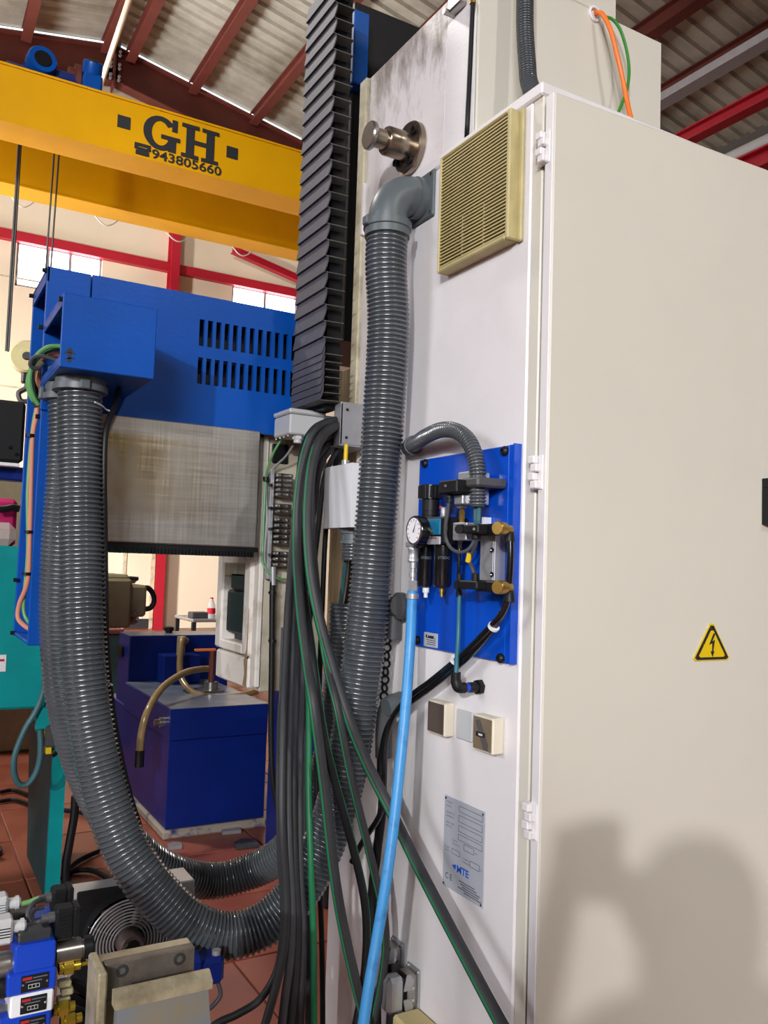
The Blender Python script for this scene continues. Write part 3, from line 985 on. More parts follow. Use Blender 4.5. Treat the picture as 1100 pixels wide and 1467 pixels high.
eh = thing('extraction_hose', 'thick grey corrugated hose from wall elbow looping down to the blue hood', 'hose', (-.1, .47, .7))
ec = P(606, 287, 'X', 0)
f = MB(); f.box((-.008, ec.y - .062, ec.z - .062), (-.0005, ec.y + .062, ec.z + .062), .003)
fo = f.build('elbow_flange', 'cuff_grey', eh)
for sy in (-1, 1):
    for sz in (-1, 1):
        MB().cyl((-.011, ec.y + sy * .05, ec.z + sz * .05), (-.007, ec.y + sy * .05, ec.z + sz * .05), .004, seg=10).build('screw', 'chrome', fo)
e = MB(); e.cyl(ec + V((-.002, 0, 0)), ec + V((-.032, 0, 0)), .053, seg=32); ep = elbow(e, ec + V((-.03, 0, 0)), .075, .050, (-1, 0, 0), (0, 0, -1))
e.cyl(ep[-1] + V((0, 0, .002)), ep[-1] - V((0, 0, .02)), .052, seg=32)
e.build('elbow', 'cuff_grey', eh, 'smooth grey elbow')
top = ep[-1] - V((0, 0, .012))
k_ = MB(); k_.lathe(top, (0, 0, -1), [(0, .056), (.001, .062), (.018, .062), (.020, .058), (.038, .058), (.039, .054)], 32)
ck = k_.build('cuff', 'cuff_grey', eh)
MB().box(top + V((-.068, -.012, -.018)), top + V((-.058, .012, .006)), .003).build('clip', 'cuff_grey', ck)
hood_pts = [(119, 905, .76), (117, 800, .79), (116, 700, .805), (115, 620, .815), (115, 555, .82)]
ctrl = [top - V((0, 0, .03)), top - V((-.000, 0, .12))] + [P(x, y, 'Y', d) for x, y, d in
        [(556, 470, .478), (549, 600, .485), (539, 740, .49), (526, 890, .50), (512, 1000, .51), (495, 1105, .52), (470, 1192, .54), (442, 1254, .555), (410, 1299, .57), (370, 1329, .585), (322, 1341, .60), (274, 1325, .62), (232, 1288, .645), (198, 1246, .665), (170, 1194, .69), (143, 1105, .72), (126, 1005, .74)] + hood_pts]
q = MB(); corrugated(q, spline(ctrl, 16), HR, .0118, .0062, 30)
q.build('hose', 'hose_grey', eh)
k_ = MB(); tp = P(115, 556, 'Y', .82)
k_.lathe(tp + V((0, 0, -.012)), (0, 0, 1), [(0, .057), (.001, .066), (.016, .066), (.018, .060), (.040, .060), (.041, .055), (.07, .055)], 32)
ck = k_.build('hood_cuff', 'cuff_grey', eh)
MB().box(tp + V((-.012, -.072, -.012)), tp + V((.012, -.060, .012)), .003).build('clip', 'cuff_grey', ck)

e2 = thing('extraction_hose', 'second grey corrugated hose hanging behind the first, smaller lower loop', 'hose', (-.3, .95, .7))
ctrl = [P(x, y, 'Y', d) for x, y, d in
        [(99, 560, .905), (99, 620, .905), (95, 700, .91), (88, 800, .93), (86, 900, .95), (95, 1000, .97), (118, 1090, 1.0), (150, 1160, 1.03), (190, 1213, 1.06), (240, 1248, 1.08), (302, 1262, 1.10), (360, 1248, 1.07), (405, 1222, 1.0), (445, 1170, .92), (470, 1100, .86), (486, 1010, .82), (494, 930, .80), (497, 864, .80)]]
q = MB(); corrugated(q, spline(ctrl, 16), HR - .002, .0118, .0062, 28)
q.build('hose', 'hose_grey', e2)
k_ = MB(); tp = P(99, 562, 'Y', .905)
k_.lathe(tp + V((0, 0, -.026)), (0, 0, 1), [(0, .056), (.001, .064), (.016, .064), (.018, .058), (.040, .058), (.041, .054), (.084, .054)], 32)
ck = k_.build('hood_cuff', 'cuff_grey', e2)
MB().box(tp + V((-.072, -.012, -.026)), tp + V((-.060, .012, .004)), .003).build('clip', 'cuff_grey', ck)
# thin black tube strapped to the hose
q = MB(); q.tube(spline([P(x, y, 'Y', d) for x, y, d in [(171, 555, .86), (165, 580, .84), (152, 615, .80), (149, 680, .79), (150, 760, .79), (151, 850, .77), (153, 930, .76), (160, 1010, .75), (172, 1080, .73), (186, 1140, .71), (200, 1185, .70)]], 8), .0075, 10)
tb = tag(q.build('cable', 'black'), 'black cable strapped along the right side of grey hose', 'cable')
for (x, y) in ((148, 585), (152, 977)):
    q = MB(); p = P(x, y, 'Y', .79 if y < 700 else .75); q.tube(spline([p + V((-.03, -.05, .004)), p + V((-.008, -.03, 0)), p + V((.006, 0, -.002)), p + V((.012, -.012, -.006))], 6), .0022, 6); q.build('cable_tie', 'grey_plastic', tb)

# ------------------------------------------------------------------ ram with blue housing
YR = 1.0
ram = thing('milling_ram', 'blue sheet metal machine ram with slotted cover and scraped steel slideway', 'machine', (-.5, 1.15, 1.3))
HZ = 2.362
hx0_, hx1_ = -.726, -.062
hzb = 1.978
slots = []
for k in range(13):
    xa = P(289 + (433 - 289) * k / 12, 478 + 20 * k / 12, 'Y', YR).x
    slots.append((xa - .0075, xa + .0075))
sz = [(2.103, 2.180), (2.214, 2.292)]
sh = MB()
x = hx0_
th = .012
for (xa, xb_) in slots:
    sh.box((x, YR, hzb), (xa, YR + th, HZ)); x = xb_
    sh.box((xa, YR, hzb), (xb_, YR + th, sz[0][0])); sh.box((xa, YR, sz[0][1]), (xb_, YR + th, sz[1][0])); sh.box((xa, YR, sz[1][1]), (xb_, YR + th, HZ))
sh.box((x, YR, hzb), (hx1_, YR + th, HZ))
sh.box((hx0_, YR + th, HZ - .012), (hx1_, 1.28, HZ)); sh.box((hx0_, 1.268, hzb), (hx1_, 1.28, HZ - .012)); sh.box((hx1_ - .012, YR + th, hzb), (hx1_, 1.268, HZ - .012))
ho = sh.build('housing', 'blue_paint', ram, 'blue housing with two rows of vertical slots', smooth=False)
MB().box((hx0_ + .05, YR + .06, hzb), (hx1_ - .02, 1.26, HZ - .04)).build('housing_core', 'black', ram)
# end cover, open at the left
ec_ = MB(); ec_.box((-.842, YR, 2.03), (hx0_ - .003, YR + .012, HZ), .002); ec_.box((-.842, YR + .012, HZ - .010), (hx0_ - .003, 1.28, HZ), .002)
ec_.box((-.842, 1.268, 1.36), (hx0_ - .003, 1.28, HZ - .01), .002)
ec_.box((-.842, YR - .0, HZ - .04), (-.836, 1.28, HZ)); 
en = ec_.build('end_cover', 'blue_paint', ram)
for p in ((-.848, YR + .004, HZ - .012), (-.848, 1.265, HZ - .012), (-.848, 1.02, 2.20)):
    MB().hexa(V(p) - V((.006, 0, 0)), V(p) + V((.006, 0, 0)), .006).build('bolt', 'black', en)
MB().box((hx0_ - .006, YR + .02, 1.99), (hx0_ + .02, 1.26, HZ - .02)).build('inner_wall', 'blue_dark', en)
# hood with the two hoses
hd = MB(); bz0, bz1 = 2.034, 2.210
hd.box((-.842, .70, bz0), (-.622, .708, bz1), .002); hd.box((-.842, .708, bz1 - .008), (-.622, YR, bz1), .002); hd.box((-.842, .708, bz0), (-.622, YR, bz0 + .008), .002); hd.box((-.630, .708, bz0 + .008), (-.622, YR, bz1 - .008), .002)
hd.box((-.842, .708, bz0 + .008), (-.838, YR, bz0 + .026)); hd.box((-.842, .708, bz1 - .028), (-.838, YR, bz1 - .008))
hood = hd.build('hood', 'blue_paint', ram, 'blue box hood over the hoses')
arrow = MB(); p = P(100, 508, 'Y', .699)
for pts in ([(-.004, 0), (.004, 0), (.004, .024), (-.004, .024)], [(-.014, .018), (0, .036), (.014, .018), (0, .023)], [(-.011, .006), (.011, .010), (.011, .013), (-.011, .009)]):
    arrow.prism([(p.x + a, .6993, p.z - .018 + b) for a, b in pts], (0, .0008, 0))
arrow.build('arrow_mark', 'print_dark', hood)
MB().hexa((-.85, .712, bz1 - .014), (-.838, .712, bz1 - .014), .006).build('bolt', 'black', hood)
# cable channel below
ch = MB(); ch.box((-.842, .968, 1.362), (-.775, .976, 2.034), .002); ch.box((-.842, 1.262, 1.362), (-.775, 1.267, 2.03), .002); ch.box((-.783, .976, 1.362), (-.775, 1.262, 2.03), .002); ch.box((-.842, .976, 1.362), (-.783, 1.262, 1.372), .002)
ch.box((-.845, .960, 1.97), (-.77, .970, 2.034), .002)
chn = ch.build('cable_channel', 'blue_dark' if 0 else 'blue_paint', ram, 'open blue cable channel')
for p in ((-.846, 1.255, 1.37), (-.846, .985, 1.955), (-.846, 1.255, 1.52)):
    MB().hexa(V(p) - V((.006, 0, 0)), V(p) + V((.006, 0, 0)), .006).build('bolt', 'black', chn)
# slideway, rack and ram body
wy0 = P(150, 690, 'Y', YR - .006).x - .03; wy1 = P(370, 700, 'Y', YR - .006).x
MB().box((wy0, YR - .006, 1.636), (wy1, YR + .06, 1.984), .003).build('slideway', M['steel_way'], ram, 'scraped steel slideway with brown oil film')
MB().box((wy0, YR + .061, 1.64), (wy1, 1.26, 1.975), .004).build('ram_body', 'olive', ram)
rk = MB(); rk.box((wy0 + .0, YR + .0, 1.622), (wy1 + .01, YR + .03, 1.636)); 
nt_ = 46
for k in range(nt_):
    xa = wy0 + .02 + (wy1 - wy0 - .02) * k / nt_
    rk.prism([(xa, YR, 1.622), (xa + .007, YR, 1.622), (xa + .0055, YR, 1.607), (xa + .0015, YR, 1.607)], (0, .028, 0))
rk.build('gear_rack', 'black', ram, 'dark toothed rack under the slideway')
MB().box((wy0, YR - .01, 1.60), (wy0 + .035, YR + .05, 1.636), .003).build('rack_stop', 'black', ram)
# cables in the channel
for k, (pts, r, m_, lb) in enumerate((
    ([(84, 505, 1.0), (72, 508, 1.05), (60, 525, 1.08), (55, 548, 1.1), (53, 590, 1.1), (47, 625, 1.1), (45, 680, 1.1), (43, 760, 1.1), (40, 830, 1.1), (28, 865, 1.12), (26, 885, 1.12), (36, 897, 1.1), (50, 905, 1.08)], .0062, 'orange_pale', 'salmon orange cable running down inside the blue channel'),
    ([(84, 495, .99), (66, 500, 1.06), (48, 530, 1.1), (46, 560, 1.12), (54, 570, 1.12), (46, 620, 1.12), (40, 700, 1.12), (40, 790, 1.12), (35, 850, 1.12), (34, 875, 1.12), (40, 890, 1.11), (50, 897, 1.08)], .0052, 'green_wire', 'green cable beside the salmon one inside the blue channel'))):
    q = MB(); q.tube(spline([P(x, y, 'Y', d) for x, y, d in pts], 8), r, 10)
    o = tag(q.build('cable', m_), lb, 'cable')
    if k == 0:
        for (x, y) in ((43, 624), (41, 762), (38, 822)):
            c = P(x, y, 'Y', 1.1)
            MB().cyl(c + V((-.0, 0, -.004)), c + V((0, 0, .004)), .012, seg=10).build('cable_tie', 'black', o)
# coil of cables in the open end of the hood
coil_m = ['green_wire', 'rubber_grey', 'green_wire', 'orange_pale', 'rubber', 'green_wire', 'rubber']
coil_l = ['topmost green cable of the coil beside the hood', 'grey cable wrapped round the coil beside the hood', 'green cable hanging low in the coil beside the hood', 'salmon cable in the middle of the coil beside the hood', 'dark cable at the back of the coil beside the hood', 'inner green cable of the coil beside the hood', 'lowest dark cable of the coil beside the hood']
coil_p = [[(86, 496), (70, 497), (54, 508), (45, 528), (43, 550), (48, 568), (55, 580)],
          [(84, 518), (72, 513), (58, 510), (46, 514), (44, 524), (54, 528), (62, 520)],
          [(86, 499), (66, 504), (50, 518), (41, 540), (41, 558), (48, 574), (56, 572)],
          [(85, 508), (70, 509), (58, 522), (54, 540), (57, 552), (62, 556)],
          [(84, 502), (64, 506), (52, 524), (50, 546), (52, 560), (56, 568)],
          [(85, 501), (62, 510), (48, 532), (47, 552), (50, 566), (58, 578)],
          [(80, 512), (58, 516), (46, 540), (44, 556), (47, 568), (52, 584)]]
for k, pts in enumerate(coil_p):
    d0 = (.96, .94, .985, 1.0, 1.05, 1.01, 1.03)[k]
    q = MB(); q.tube(spline([P(x, y, 'Y', d0 + .004 * i) for i, (x, y) in enumerate(pts)], 8), (.006, .0055, .006, .0075, .006, .005, .006)[k], 8)
    tag(q.build('coiled_cable', coil_m[k]), coil_l[k], 'cable', 'coiled cables by the hood')

# ------------------------------------------------------------------ saddle casting under and beside the ram
sd = thing('saddle_casting', 'chipped white iron saddle casting with black recess below the ram', 'casting', (-.1, 1.25, 1.2))
SX0 = -.20
sb = MB()
# left cheek with an opening: built from four bars round the recess
ya, yb_ = 1.09, 1.40
ry0, ry1, rz0, rz1 = 1.145, 1.345, 1.335, 1.585
sb.box((SX0, ya, 1.305), (SX0 + .06, ry0, 1.63), .006); sb.box((SX0, ry1, 1.305), (SX0 + .06, yb_, 1.63), .006); sb.box((SX0, ry0, 1.305), (SX0 + .06, ry1, rz0), .004); sb.box((SX0, ry0, rz1), (SX0 + .06, ry1, 1.63), .004)
sb.box((SX0 + .004, ya + .004, 1.205), (SX0 + .06, yb_ - .01, 1.298), .006)
sb.build('cheek', 'casting', sd, 'white cheek with painted edge')
MB().box((SX0 + .05, ya + .01, 1.21), (SX0 + .12, yb_ - .01, 1.62)).build('recess_back', 'black', sd, 'black recess')
rc = MB(); rc.box((SX0 + .01, ry0 + .01, 1.36), (SX0 + .055, ry1 - .02, 1.50), .008); rc.box((SX0 + .006, ry0 + .0, 1.50), (SX0 + .055, ry1 - .06, 1.56), .008); rc.build('cover_block', 'black', sd)
tn = MB(); tn.box((SX0 + .006, ry0 + .02, 1.545), (SX0 + .02, ry1 + .0, 1.632), .002); tn.build('way_wiper', 'guide_tan', sd)
# front face (towards the camera), beige plate with the distributor
fr = MB(); fr.box((SX0 + .012, 1.05, 1.215), (SX0 + .028, ya + .02, 2.03), .003)
fr.build('edge_strip', 'casting', sd)
MB().box((SX0 + .03, 1.058, 1.2), (.03, 1.10, 2.035), .003).build('front_plate', 'saddle_beige', sd, 'beige front plate')
MB().box((SX0 - .012, 1.062, 1.6), (SX0 + .010, 1.10, 2.02), .002).build('edge_strip', 'casting', sd)
MB().box((SX0 - .02, 1.03, 2.02), (SX0 + .12, 1.10, 2.055), .003).build('top_cap', 'guide_tan', sd, 'tan top cap')
chip = MB(); c = P(352, 950, 'X', SX0)
chip.prism([(SX0 - .0005, ya + .004, 1.21), (SX0 - .0005, ya + .03, 1.215), (SX0 - .0005, ya + .018, 1.25), (SX0 - .0005, ya + .028, 1.29), (SX0 - .0005, ya + .008, 1.325), (SX0 - .0005, ya + .002, 1.45)], (.0012, 0, 0))
chip.build('paint_chip', 'casting_chip', sd)
a = P(398, 650, 'Y', 1.055)
MB().box((a.x - .02, 1.050, a.z - .03), (a.x + .035, 1.058, a.z + .03), .004).build('access_hole', 'black', sd)
# lubrication distributor
lx = P(390, 700, 'Y', 1.03).x
ld = thing('lubrication_distributor', 'stack of small metal lubrication blocks on a rail beside hanging cables', 'distributor', (lx, 1.04, 1.62))
MB().box((lx - .006, 1.028, P(390, 830, 'Y', 1.03).z), (lx + .006, 1.05, P(392, 672, 'Y', 1.03).z), .002).build('rail', 'galv', ld)
bz = []
for (y0, y1, n) in ((678, 712, 5), (720, 736, 2), (740, 780, 5), (788, 812, 3)):
    za = P(405, y0, 'Y', 1.02).z; zb_ = P(405, y1, 'Y', 1.02).z
    for k in range(n):
        bz.append(zb_ + (za - zb_) * k / n)
bl0 = cb0 = None
for z in bz:
    if bl0 is None:
        bl0 = MB().box((lx + .008, 1.005, z), (lx + .058, 1.05, z + .0125), .003).build('metering_block', 'steel', ld)
        q = MB(); q.cyl((lx + .018, .998, z + .006), (lx + .018, 1.006, z + .006), .004, seg=8); q.cyl((lx + .044, .998, z + .006), (lx + .044, 1.006, z + .006), .004, seg=8)
        cb0 = q.build('fittings', 'chrome', ld); zz = z
    else:
        clone(bl0, (0, 0, z - zz), ld); clone(cb0, (0, 0, z - zz), ld)
for y in (695, 728, 758, 795):
    MB().cyl(P(389, y, 'Y', 1.02), P(386, y, 'Y', 1.0), .005, seg=8).build('mounting_screw', 'black', ld)
q = MB(); q.tube(spline([P(x, y, 'Y', 1.02) for x, y in [(391, 824), (390, 850), (389, 950), (388, 1040), (390, 1110), (396, 1150), (402, 1185)]], 8), .0085, 10)
bt = tag(q.build('cable', 'black'), 'black hose dropping from the lubrication rail beside white casting', 'hose')
MB().cyl(P(391, 812, 'Y', 1.02), P(391, 838, 'Y', 1.02), .0095, seg=12).build('ferrule', 'galv', bt)
for y in (849, 918):
    MB().cyl(P(390, y, 'Y', 1.02) + V((0, 0, -.004)), P(390, y, 'Y', 1.02) + V((0, 0, .004)), .012, seg=10).build('clamp', 'black', bt)
# green/yellow earth wire and grey wire
q = MB(); q.tube(spline([P(x, y, 'Y', d) for x, y, d in [(404, 628, .98), (392, 648, 1.0), (383, 672, 1.03), (380, 690, 1.04), (378, 740, 1.04), (376, 790, 1.04), (376, 806, 1.03), (384, 819, 1.02), (398, 829, 1.02), (410, 830, 1.03)]], 8), .0036, 8)
ew = tag(q.build('wire', 'green_wire'), 'green and yellow earth wire below the grey junction box', 'wire')
q = MB(); q.tube(spline([P(x, y, 'Y', d) for x, y, d in [(420, 638, .97), (408, 655, 1.0), (392, 670, 1.03), (381, 686, 1.04), (382, 740, 1.045), (379, 800, 1.04), (386, 817, 1.03), (400, 826, 1.025)]], 8), .0034, 8)
gw = tag(q.build('wire', 'galv'), 'grey wire curving from gland to the green earth wire', 'wire')
MB().cyl(P(381, 683, 'Y', 1.035), P(381, 689, 'Y', 1.035), .009, seg=10).build('cable_tie', 'black', ew)

# junction box
c = P(416, 591, 'Y', .86)
jx, jy = c.x, .86
jz0 = P(414, 621, 'Y', .86).z
jz1 = P(416, 588, 'Y', .86).z + .008
jyb = P(393, 601, 'X', jx).y
jb = thing('junction_box', 'light grey plastic junction box with flat lid above lubrication blocks', 'box', (jx + .05, (jy + jyb) / 2, jz0))
MB().box((jx, jy, jz0), (jx + .11, jyb, jz1 - .016), .004).build('body', 'grey_plastic', jb)
MB().box((jx - .003, jy - .003, jz1 - .0145), (jx + .113, jyb + .003, jz1), .004).build('lid', 'grey_plastic', jb)
for dx, dy in ((.035, .02), (.07, .03)):
    q = MB(); q.cyl((jx + dx, jy + dy, jz0 - .022), (jx + dx, jy + dy, jz0), .012, seg=12); q.hexa((jx + dx, jy + dy, jz0 - .012), (jx + dx, jy + dy, jz0 - .002), .016)
    q.build('cable_gland', 'grey_plastic', jb)
for k in range(4):
    MB().cyl((jx + .008, jy + .03 + k * .03, jz0 - .004), (jx + .008, jy + .03 + k * .03, jz0), .003, seg=8).build('screw', 'galv', jb)
# cable bracket
bx0 = P(487, 620, 'Y', .74).x; bzt = P(490, 577, 'Y', .74).z; bzb = P(487, 636, 'Y', .74).z
br = thing('cable_bracket', 'galvanised folded sheet bracket holding the bundle of black cables', 'bracket', (bx0, .78, bzb))
q = MB(); q.box((bx0, .74, bzb), (bx0 + .008, .78, bzt), .002); q.box((bx0, .74, bzb), (bx0 + .10, .745, bzt + .004), .002)
q.box((bx0, .74, bzb - .004), (bx0 + .1, .95, bzb), .001); q.build('front_flange', 'galv', br)
bx1 = P(457, 600, 'Y', .93).x
q = MB(); q.box((bx1, .93, bzb + .01), (bx1 + .10, .938, bzt - .005), .002); q.box((bx1 + .01, .93, bzt - .012), (bx0 + .03, .95, bzt - .006), .001); q.build('rear_flange', 'galv', br)
for z in (bzb + .02, bzt - .018):
    MB().cyl((bx0 + .02, .737, z), (bx0 + .02, .741, z), .004, seg=8).build('screw', 'black', br)
# white socket box
sx = -.125
sy0 = P(504, 700, 'X', sx).y; sy1 = P(459, 700, 'X', sx).y
szt = P(461, 671, 'X', sx).z; szb = P(461, 757, 'X', sx).z
so = thing('socket_box', 'white plastic socket box partly hidden by the large hose', 'box', (sx + .05, (sy0 + sy1) / 2, szb))
q = MB(); q.prism([(sx + .012, sy1, szb), (sx, sy1 - .035, szb), (sx, sy0, szb), (sx + .085, sy0, szb), (sx + .085, sy1, szb)], (0, 0, szt - szb))
q.build('cover', 'white_plastic', so)
q = MB(); yc_ = (sy0 + sy1) / 2 - .015
q.lathe((sx + .05, yc_, szb), (0, 0, -1), [(0, .036), (.014, .036), (.015, .031), (.03, .031), (.031, .036), (.042, .036)], 24); q.build('gland', 'cuff_grey', so)
q = MB(); corrugated(q, [V((sx + .05, yc_, szb - .042 - .002 * k)) for k in range(24)], .031, .009, .004, 24); q.build('conduit_stub', 'hose_grey', so)
q = MB(); q.cyl((sx + .04, sy1 - .07, szt), (sx + .04, sy1 - .07, szt + .02), .011); q.build('gland', 'galv', so)
q = MB(); q.cyl((sx + .04, sy1 - .07, szt + .02), (sx + .04, sy1 - .07, szt + .065), .006); q.build('plug', 'sign_yellow', so, 'small yellow plug')
lead_l = ('left thin dark lead between white box and corrugated hose end', 'middle thin dark lead between white box and corrugated hose end', 'right thin dark lead between white box and corrugated hose end')
for k in range(3):
    q = MB(); p0 = V((sx + .04 + .01 * k, yc_ + .015 - .012 * k, szb - .08)); p1 = P(486 + 7 * k, 880, 'Y', .80)
    q.tube(spline([p0, p0 * .6 + p1 * .4 + V((.004 * k, 0, 0)), p1], 8), .0065, 8)
    tag(q.build('cable', 'teal_worn' if k == 0 else 'black'), lead_l[k], 'cable', 'leads under the white box')

# ------------------------------------------------------------------ hanging cable bundle
def stripe(path, r, side, up_):
    q = MB()
    pts = [p + V(side) * r * .86 for p in path]
    q.tube(pts, r * .28, 6)
    return q


BE = [(500, 604, .80), (484, 603, .74)]
cables = [
    # name, points (px, py, Y), radius, material, stripe offset, label
    ([(512, 606, .80), (492, 606, .80), (464, 622, .68), (448, 660, .64), (441, 730, .60), (444, 810, .56), (457, 885, .52), (476, 955, .47), (498, 1025, .42), (524, 1090, .40), (560, 1162, -.11, 'X'), (603, 1249, -.10, 'X'), (660, 1358, -.10, 'X'), (718, 1467, -.10, 'X'), (745, 1510, -.10, 'X')], .0135, 'rubber', (-.8, -.3, .0), 'thick black green-striped cable running diagonally to the lower right'),
    ([(512, 602, 0.800), (492, 601, 0.800), (456, 612, 0.700), (438, 645, 0.680), (427, 710, 0.660), (425, 780, 0.640), (430, 870, 0.540), (440, 950, 0.460), (450, 1015, 0.400), (464, 1122, 0.400), (476, 1231, 0.400), (487, 1304, 0.400), (502, 1376, 0.400), (520, 1449, 0.400), (535, 1500, 0.400)], .0125, 'rubber', (-.8, -.3, 0), 'black green-edged cable ending just left of the blue hose bottom'),
    ([(512, 600, 0.820), (492, 600, 0.800), (452, 612, 0.740), (433, 650, 0.720), (428, 720, 0.700), (432, 820, 0.660), (446, 930, 0.470), (462, 1045, 0.410), (480, 1122, 0.410), (505, 1213, 0.410), (521, 1285, 0.410), (525, 1340, 0.410), (522, 1395, 0.410), (515, 1440, 0.410), (505, 1490, 0.410)], .0095, 'black', (.8, -.3, 0), 'black cable with green right edge bulging toward the blue hose'),
    ([(512, 607, 0.840), (492, 606, 0.800), (458, 622, 0.770), (447, 670, 0.740), (447, 760, 0.700), (455, 860, 0.540), (468, 950, 0.480), (484, 1018, 0.420), (505, 1122, 0.420), (536, 1249, 0.420), (551, 1322, 0.420), (551, 1376, 0.420), (538, 1449, 0.420), (525, 1495, 0.420)], .0100, 'rubber', (-.8, -.3, 0), 'black cable crossing behind the blue hose near the bottom'),
    ([(512, 600, 0.860), (492, 603, 0.800), (452, 620, 0.790), (438, 665, 0.770), (432, 760, 0.750), (434, 870, 0.630), (442, 1000, 0.550), (442, 1122, 0.470), (445, 1231, 0.420), (449, 1340, 0.420), (450, 1467, 0.420), (450, 1520, 0.420)], .0078, 'green_stripe', None, 'bright green cable hanging straight down in the bundle'),
    ([(512, 604, 0.800), (492, 610, 0.800), (447, 634, 0.750), (432, 680, 0.740), (422, 760, 0.730), (414, 850, 0.642), (409, 950, 0.562), (405, 1060, 0.476), (404, 1180, 0.426), (410, 1280, 0.426), (408, 1350, 0.426), (396, 1410, 0.426), (380, 1467, 0.426), (368, 1510, 0.426)], .0098, 'rubber', None, 'leftmost dark cable of the hanging bundle'),
    ([(512, 606, 0.820), (492, 614, 0.800), (452, 640, 0.770), (438, 690, 0.760), (426, 770, 0.750), (419, 860, 0.654), (416, 960, 0.574), (412, 1080, 0.482), (413, 1200, 0.432), (418, 1300, 0.432), (416, 1370, 0.432), (408, 1430, 0.432), (400, 1500, 0.432)], .0098, 'rubber_grey', None, 'second dark grey cable from the left in the bundle'),
    ([(512, 608, 0.840), (492, 620, 0.800), (456, 650, 0.790), (443, 710, 0.780), (432, 790, 0.770), (426, 880, 0.666), (424, 980, 0.586), (420, 1100, 0.488), (421, 1220, 0.438), (426, 1310, 0.438), (424, 1390, 0.438), (418, 1450, 0.438), (412, 1505, 0.438)], .0098, 'rubber', None, 'third dark cable from the left in the bundle'),
    ([(512, 610, 0.860), (492, 626, 0.800), (460, 664, 0.810), (449, 730, 0.800), (439, 810, 0.790), (433, 900, 0.678), (431, 1000, 0.598), (428, 1120, 0.494), (429, 1240, 0.444), (434, 1330, 0.444), (432, 1410, 0.444), (428, 1500, 0.444)], .0098, 'rubber_grey', None, 'fourth dark grey cable from the left in the bundle'),
    ([(512, 612, .88), (492, 634, .80), (466, 680, .83), (455, 760, .82), (446, 850, .81), (440, 950, .80), (438, 1060, .79), (437, 1180, .78), (438, 1290, .77), (442, 1380, .76), (440, 1500, .75)], .0085, 'rubber', None, 'dark cable hidden deep in the bundle behind the green one'),
    ([(512, 614, .88), (492, 640, .80), (474, 690, .84), (466, 770, .83), (462, 860, .82), (458, 960, .81), (454, 1080, .80), (455, 1200, .78), (460, 1320, .76), (462, 1420, .74), (462, 1500, .73)], .0075, 'black', None, 'thin black cable hanging right of the green one'),
    ([(402, 1010, 0.634), (400, 1100, 0.512), (401, 1200, 0.462), (406, 1290, 0.462), (405, 1340, 0.462), (396, 1392, 0.462), (372, 1432, 0.462), (340, 1453, 0.462), (312, 1466, 0.462), (280, 1490, 0.462)], .0085, 'rubber', None, 'dark cable sweeping from the bundle to the lower left over the floor'),
    ([(407, 900, 0.726), (404, 1000, 0.646), (400, 1100, 0.518), (402, 1200, 0.468), (414, 1300, 0.468), (420, 1380, 0.468), (424, 1467, 0.468), (426, 1510, 0.468)], .0085, 'rubber_grey', None, 'short dark grey cable at the outer left of the bundle'),
]
for k, (pts, r, m_, st, lb) in enumerate(cables):
    path = spline([P(t_[0], t_[1], t_[3] if len(t_) > 3 else 'Y', t_[2]) for t_ in pts], 9)
    pe = path[-1]; dd_ = (path[-1] - path[-4]); dd_.z = 0
    dd_ = dd_.normalized() if dd_.length > 1e-6 else V((0, -1, 0))
    a1_ = V((.10 * math.cos(k * 1.3), .10 * math.sin(k * 1.3), 0)) if k else dd_ * .12
    path = path[:-1] + spline([pe, V((pe.x, pe.y, pe.z * .45)) + dd_ * .10, V((pe.x, pe.y, r + .05)) + dd_ * .16, V((pe.x, pe.y, r + .004)) + dd_ * .24 + a1_, V((pe.x, pe.y, r + .004)) + dd_ * .34 + a1_ * 3], 7)
    if st:
        root = thing('hanging_cable', lb, 'cable', path[-1], 'cables hanging from the bracket')
        MB().tube(path, r, 12).build('sheath', m_, root)
        stripe(path, r, V(st).normalized(), None).build('stripe', 'green_stripe', root)
    else:
        tag(MB().tube(path, r, 12).build('hanging_cable', m_), lb, 'cable', 'cables hanging from the bracket')

# grey pvc fittings and chain to the right of the hose, on the gap between column and cabinet
c = P(574, 868, 'X', -.03)
g = thing('pipe_elbow', 'dark grey plastic pipe elbow beside the large hose at panel height', 'pipe', c)
q = MB(); q.lathe(c, (1, 0, 0), [(-.012, .030), (-.010, .034), (.006, .034), (.007, .028), (.028, .028)], 24); q.build('socket', 'pvc_dark', g)
q = MB(); q.cyl(c + V((-.004, .002, 0)), c + V((-.004, .05, -.006)), .026, seg=20); q.cyl(c + V((0, .034, .01)), c + V((.004, .04, -.085)), .0215, seg=20); q.build('bend', 'pvc_dark', g)
c = P(566, 1008, 'X', -.03)
g = thing('pipe_elbow', 'grey plastic pipe elbow behind the black tubes near the floor boxes', 'pipe', c)
q = MB(); q.lathe(c, (1, .1, .2), [(-.03, .022), (-.01, .026), (.02, .026), (.03, .02)], 24); q.build('socket', 'cuff_grey', g)
q = MB(); q.tube(spline([c, c + V((-.01, .025, -.02)), c + V((-.01, .035, -.07)), c + V((-.008, .035, -.14))], 8), .022, 18); q.build('bend', 'pvc_dark', g)
dc = thing('drag_chain', 'narrow black chain hanging in the gap beside cabinet edge', 'chain', P(551, 1000, 'X', .0))
for k in range(16):
    c = P(556 - k * .75, 905 + k * 11.5, 'X', -.006)
    q = MB(); q.ring(c, (1, .3 * (k % 2) - .1, 0) if k % 2 else (.25, 1, 0), .010, .0032, 14, 6); q.build('link', 'black', dc)
